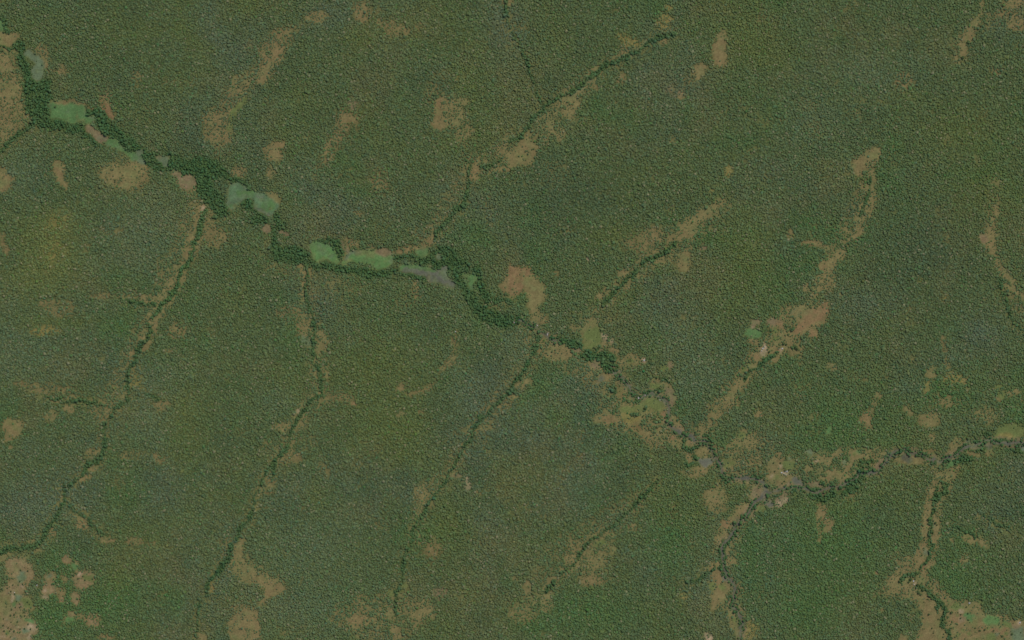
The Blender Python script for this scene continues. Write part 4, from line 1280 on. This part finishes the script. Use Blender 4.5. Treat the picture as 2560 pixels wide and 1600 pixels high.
# ------------------------------------------------------------------ individual trees
CROWNS, TRUNKS = [], []
for k in range(7):
    r = np.random.default_rng(300 + k)
    parts = []
    for q in range(9):
        a = q * 2.4 + r.random(); rr = 0.15 if q == 0 else 0.5 + 0.16 * r.random()
        s = 0.52 if q == 0 else 0.30 + 0.16 * r.random()
        v, f = lumpy(ICO2, r, 0.20)
        parts.append((v * (s, s, s * 0.75) + (rr * math.cos(a), rr * math.sin(a), 1.28 + (0.25 if q == 0 else r.uniform(-0.22, 0.18))), f))
    lv, lf = [], []
    for q in range(160):                # loose leaf sprays break up the outline
        dd = r.normal(0, 1, 3); dd /= np.linalg.norm(dd); dd[2] = abs(dd[2]) * 0.7 - 0.15
        c = dd * (0.86, 0.86, 0.55) * r.uniform(0.85, 1.2) + (0, 0, 1.28)
        t1 = r.normal(0, 1, 3); t1 /= np.linalg.norm(t1); t2 = np.cross(t1, r.normal(0, 1, 3)); t2 /= np.linalg.norm(t2)
        s = r.uniform(0.05, 0.12)
        n0 = len(lv); lv += [c - t1 * s, c + t2 * s * 0.6, c + t1 * s, c - t2 * s * 0.6]; lf.append((n0, n0 + 1, n0 + 2, n0 + 3))
    parts.append((np.array(lv), lf))
    CROWNS.append(mesh_from('crown', parts, MAT_LEAF))
    tp = [tube((0, 0, -0.1), (0.03, 0.02, 0.55), 0.075, 0.055, 7)]
    for q in range(5):
        a = q * 1.256 + r.random() * 0.5
        tp.append(tube((0.03, 0.02, 0.5), (0.48 * math.cos(a), 0.48 * math.sin(a), 1.15 + 0.2 * r.random()), 0.042, 0.016, 5))
    TRUNKS.append(mesh_from('trunk', tp, MAT_BARK))

DIRS = ['east', 'north-east', 'north', 'north-west', 'west', 'south-west', 'south', 'south-east']
def compass(du, dv):
    return DIRS[int(round(math.atan2(-dv, du) / (math.pi / 4))) % 8]

DARK = lin((60, 72, 46), CAN_GAIN)
recs = []
for u, v, r, pl, col in trees:
    if pl:
        nm, a, b = PLACES[pl]
        size = 'small' if r < 4.3 else 'medium' if r < 6.5 else 'large'
        base = '%s dark tree %s %s' % (size, 'by' if pl in ('FJ', 'FT', 'FP') else 'in', nm)
        c = DARK * random.uniform(0.8, 1.15)
        if pl == 'FC':
            base = 'bright teal green tree in ' + nm; c = lin((52, 96, 62), CAN_GAIN)
        ref = (a, b)
    else:
        a, b, nm = min(MARKS, key=lambda t: (t[0] - u) ** 2 + (t[1] - v) ** 2)
        base = '%s riverside tree %s of %s' % ('broad' if r < 6.6 else 'very broad', compass(u - a, v - b), nm)
        c = col; ref = (a, b)
    recs.append([u, v, r, pl, c, base, ref])
groups = {}
for k, q in enumerate(recs):
    groups.setdefault(q[5], []).append(k)
labels = {}
def spread(ks, axis):
    return sorted(ks, key=lambda k: recs[k][axis])
COLS = {1: [''], 2: ['left of two', 'right of two'], 3: ['left', 'middle', 'right'], 4: ['leftmost', 'second from left', 'second from right', 'rightmost']}
ROWS = {1: [''], 2: ['upper row', 'lower row'], 3: ['top row', 'middle row', 'bottom row'], 4: ['top row', 'second row', 'third row', 'bottom row'],
        5: ['top row', 'second row', 'middle row', 'fourth row', 'bottom row']}
NEAR = {2: ['nearer of two', 'farther of two'], 3: ['nearest of three', 'middle of three', 'farthest of three'],
        4: ['nearest of four', 'second nearest', 'second farthest', 'farthest of four'], 5: ['nearest of five', 'second nearest', 'middle of five', 'second farthest', 'farthest of five']}
for base, ks in groups.items():
    if len(ks) == 1:
        labels[ks[0]] = base
    elif recs[ks[0]][3]:
        # split the field into rows, then name each tree by its row and its place in the row
        ks = spread(ks, 1); nrow = max(1, int(math.ceil(len(ks) / 4.0)))
        for ri, row in enumerate(np.array_split(ks, nrow)):
            row = spread([int(t) for t in row], 0)
            for cc, k in enumerate(row):
                labels[k] = ', '.join(t for t in (base, ROWS[nrow][ri], COLS[len(row)][cc]) if t)
    elif len(ks) <= 5:
        ks = sorted(ks, key=lambda k: (recs[k][0] - recs[k][6][0]) ** 2 + (recs[k][1] - recs[k][6][1]) ** 2)
        for n_, k in enumerate(ks):
            labels[k] = base + ', ' + NEAR[len(ks)][n_]
    else:                               # a bigger stand: rows from north to south
        ks = spread(ks, 1); nrow = int(math.ceil(len(ks) / 4.0))
        for ri, row in enumerate(np.array_split(ks, nrow)):
            row = spread([int(t) for t in row], 0)
            for cc, k in enumerate(row):
                labels[k] = ', '.join(t for t in (base, ROWS[min(nrow, 5)][min(ri, 4)], COLS[len(row)][cc]) if t)
for k, (u, v, r, pl, c, base, ref) in enumerate(recs):
    x, y = xy(u, v)
    root = bpy.data.objects.new('savanna_tree' if pl else 'riverside_tree', None)
    root.empty_display_size = 2.0
    root.location = (x, y, ground_z(u, v)); root.rotation_euler = (0, 0, random.uniform(0, 6.28))
    r = r * (0.9 if pl else 1.0); hs = r * (0.8 if pl else 0.85)
    root.scale = (r, r, hs)
    root['label'] = labels[k][:160]; root['category'] = 'tree'
    root['group'] = ('trees standing alone in ' + PLACES[pl][0]) if pl else ('big trees in the gallery forest near ' + [m for m in MARKS if (m[0], m[1]) == ref][0][2])
    C.objects.link(root)
    q = k % len(CROWNS)
    for nm, me in (('trunk', TRUNKS[q]), ('crown', CROWNS[q])):
        ob = bpy.data.objects.new(nm, me); ob.parent = root; C.objects.link(ob)
        if nm == 'crown':
            ob.color = (float(c[0]), float(c[1]), float(c[2]), 1.0)

# ------------------------------------------------------------------ huts
def prism_ring(n, r0, z0, r1, z1, cap=True):
    t = np.arange(n) * 2 * math.pi / n
    a = np.stack([np.cos(t) * r0, np.sin(t) * r0, np.full(n, z0)], 1); b = np.stack([np.cos(t) * r1, np.sin(t) * r1, np.full(n, z1)], 1)
    f = [(k, (k + 1) % n, n + (k + 1) % n, n + k) for k in range(n)]
    if cap:
        f.append(tuple(range(n, 2 * n)))
    return np.concatenate([a, b]), f
def box(x0, x1, y0, y1, z0, z1):
    v = np.array([(x, y, z) for z in (z0, z1) for y in (y0, y1) for x in (x0, x1)], float)
    return v, [(0, 2, 3, 1), (4, 5, 7, 6), (0, 1, 5, 4), (2, 6, 7, 3), (0, 4, 6, 2), (1, 3, 7, 5)]
R_WALL = mesh_from('wall', [prism_ring(14, 2.6, -0.3, 2.6, 2.0)], MAT_WALL)
R_ROOF = mesh_from('roof', [prism_ring(14, 3.6, 1.75, 2.2, 3.1, False), prism_ring(14, 2.2, 3.1, 0.25, 4.6)], MAT_THATCH)
R_DOOR = mesh_from('door', [box(-0.45, 0.45, -2.68, -2.5, 0, 1.75)], MAT_DOOR)
S_WALL = mesh_from('wall', [box(-3.8, 3.8, -2.6, 2.6, -0.3, 2.5)], MAT_WALL)
gv_, gf_ = box(-4.3, 4.3, -3.1, 3.1, 2.5, 2.6)
rv = np.array([(-4.3, -3.1, 2.52), (4.3, -3.1, 2.52), (4.3, 3.1, 2.52), (-4.3, 3.1, 2.52), (-4.3, 0, 3.9), (4.3, 0, 3.9)], float)
S_ROOF = mesh_from('roof', [(rv, [(0, 1, 5, 4), (2, 3, 4, 5), (0, 4, 3), (1, 2, 5), (0, 3, 2, 1)])], MAT_TIN)
S_DOOR = mesh_from('door', [box(-0.5, 0.5, -2.7, -2.55, 0, 1.9)], MAT_DOOR)
HUTS = [  # survey point, kind, turn, label
  (1954.3, 1181.6, 's', 0.3, 'bright tin roofed house at the west end of the village clearing'),
  (1959.5, 1184.5, 'r', 1.0, 'round thatched hut just south-east of the bright tin roofed village house'),
  (1963.0, 1179.3, 'r', 2.0, 'round thatched hut in the middle of the village clearing by the river'),
  (1967.5, 1178.4, 's', 1.2, 'tin roofed house at the east end of the village clearing'),
  (1964.5, 1187.0, 'r', 0.2, 'southernmost round thatched hut of the village clearing by the river'),
  (2284.0, 1452.6, 's', 1.45, 'bright tin roofed house alone at the stream fork above the lower right meadow'),
  (2285.3, 1461.6, 'r', 0.4, 'small thatched hut south of the bright house at the stream fork'),
  (1911.5, 866.5, 'r', 0.9, 'northern round thatched hut on the pale homestead clearing right of centre'),
  (1907.5, 871.0, 's', 0.6, 'tin roofed house in the middle of the pale homestead clearing right of centre'),
  (1904.0, 877.0, 'r', 2.2, 'southern round thatched hut on the pale homestead clearing right of centre'),
  (1956.0, 871.3, 's', 0.2, 'small pale roofed house east of the homestead clearing, beside the ring shaped grove'),
  (1610.5, 900.5, 's', 1.1, 'lone pale roofed house in the woods north of the olive green meadow'),
  (36.5, 1481.5, 'r', 0.3, 'thatched hut at the northern end of the lower left farm field'),
  (92.5, 1463.0, 's', 0.8, 'pale roofed house in the woods east of the lower left fields'),
  (1138.5, 829.5, 's', 0.5, 'pale roofed house at the top of the central curved grassy strip'),
  (2423.5, 1507.5, 's', 0.1, 'house at the north edge of the brown fields in the lower right'),
  (2550.0, 1556.0, 's', 1.0, 'pale roofed house beside the green field at the lower right corner')]
for u, v, kd, rz, lab in HUTS:
    x, y = xy(u, v)
    t = bpy.data.objects.new('thatched_hut' if kd == 'r' else 'tin_roofed_house', None)
    t.location = (x, y, ground_z(u, v)); t.rotation_euler = (0, 0, rz); t.scale = (0.95, 0.95, 0.95)
    t['label'] = lab; t['category'] = 'hut' if kd == 'r' else 'house'; t['group'] = 'huts and houses in the clearings'
    C.objects.link(t)
    for nm, me in (('wall', R_WALL if kd == 'r' else S_WALL), ('roof', R_ROOF if kd == 'r' else S_ROOF), ('door', R_DOOR if kd == 'r' else S_DOOR)):
        ob = bpy.data.objects.new(nm, me); ob.parent = t; C.objects.link(ob)

# ------------------------------------------------------------------ rocks in the stream
ROCKM = []
for k in range(4):
    r = np.random.default_rng(500 + k)
    parts = []
    for q in range(4):
        v, f = lumpy(ICO2, r, 0.2)
        s = r.uniform(0.3, 0.6)
        parts.append((v * (s * 1.3, s, s * 0.45) + (r.uniform(-0.6, 0.6), r.uniform(-0.4, 0.4), 0.1), f))
    ROCKM.append(mesh_from('rock', parts, MAT_ROCK))
ROCKS = [(1266.5, 805, 6.5, 0.1, 'westernmost pale rock shelf in the stream at the centre'), (1267.5, 809.5, 5, 0.3, 'low pale rock just south of the westernmost rock shelf in the stream'),
  (1284, 803.5, 5.5, 2.1, 'bright rock at the foot of the dark river forest in the centre stream'), (1287.5, 806, 5.5, 0.4, 'bright rock touching the forest edge, east of the twin pale rocks'),
  (1298, 799.5, 5.5, 2.9, 'small pale rock on the north bank of the centre stream'), (1328.5, 813, 6.5, 0.5, 'pale rock where the centre stream bends south'),
  (1343.5, 813.5, 4.5, 2.5, 'thin pale rock bar in the bend of the centre stream'), (1369.5, 835, 7, 1.2, 'easternmost pale rock in the centre stream, beside the dark thicket'),
  (1596.5, 995, 7, 1.5, 'upright pale rock by the dark trees north-west of the olive green meadow'), (1614, 987.5, 5, 0.2, 'pale rock on the stream bank at the top of the olive green meadow'),
  (1650, 1000, 4.5, 1.8, 'pale rock on the stream bank north-east of the olive green meadow')]
for k, (u, v, s, rz, lab) in enumerate(ROCKS):
    x, y = xy(u, v)
    o = bpy.data.objects.new('rock', ROCKM[k % 4])
    o.location = (x, y, ground_z(u, v) + 0.3); o.rotation_euler = (0, 0, rz); o.scale = (s, s * 0.8, s * 1.2)
    o['label'] = lab; o['category'] = 'rock'; o['group'] = 'pale rocks along the streams'
    C.objects.link(o)
    du = (pu - u) ** 2 + (pv - v) ** 2
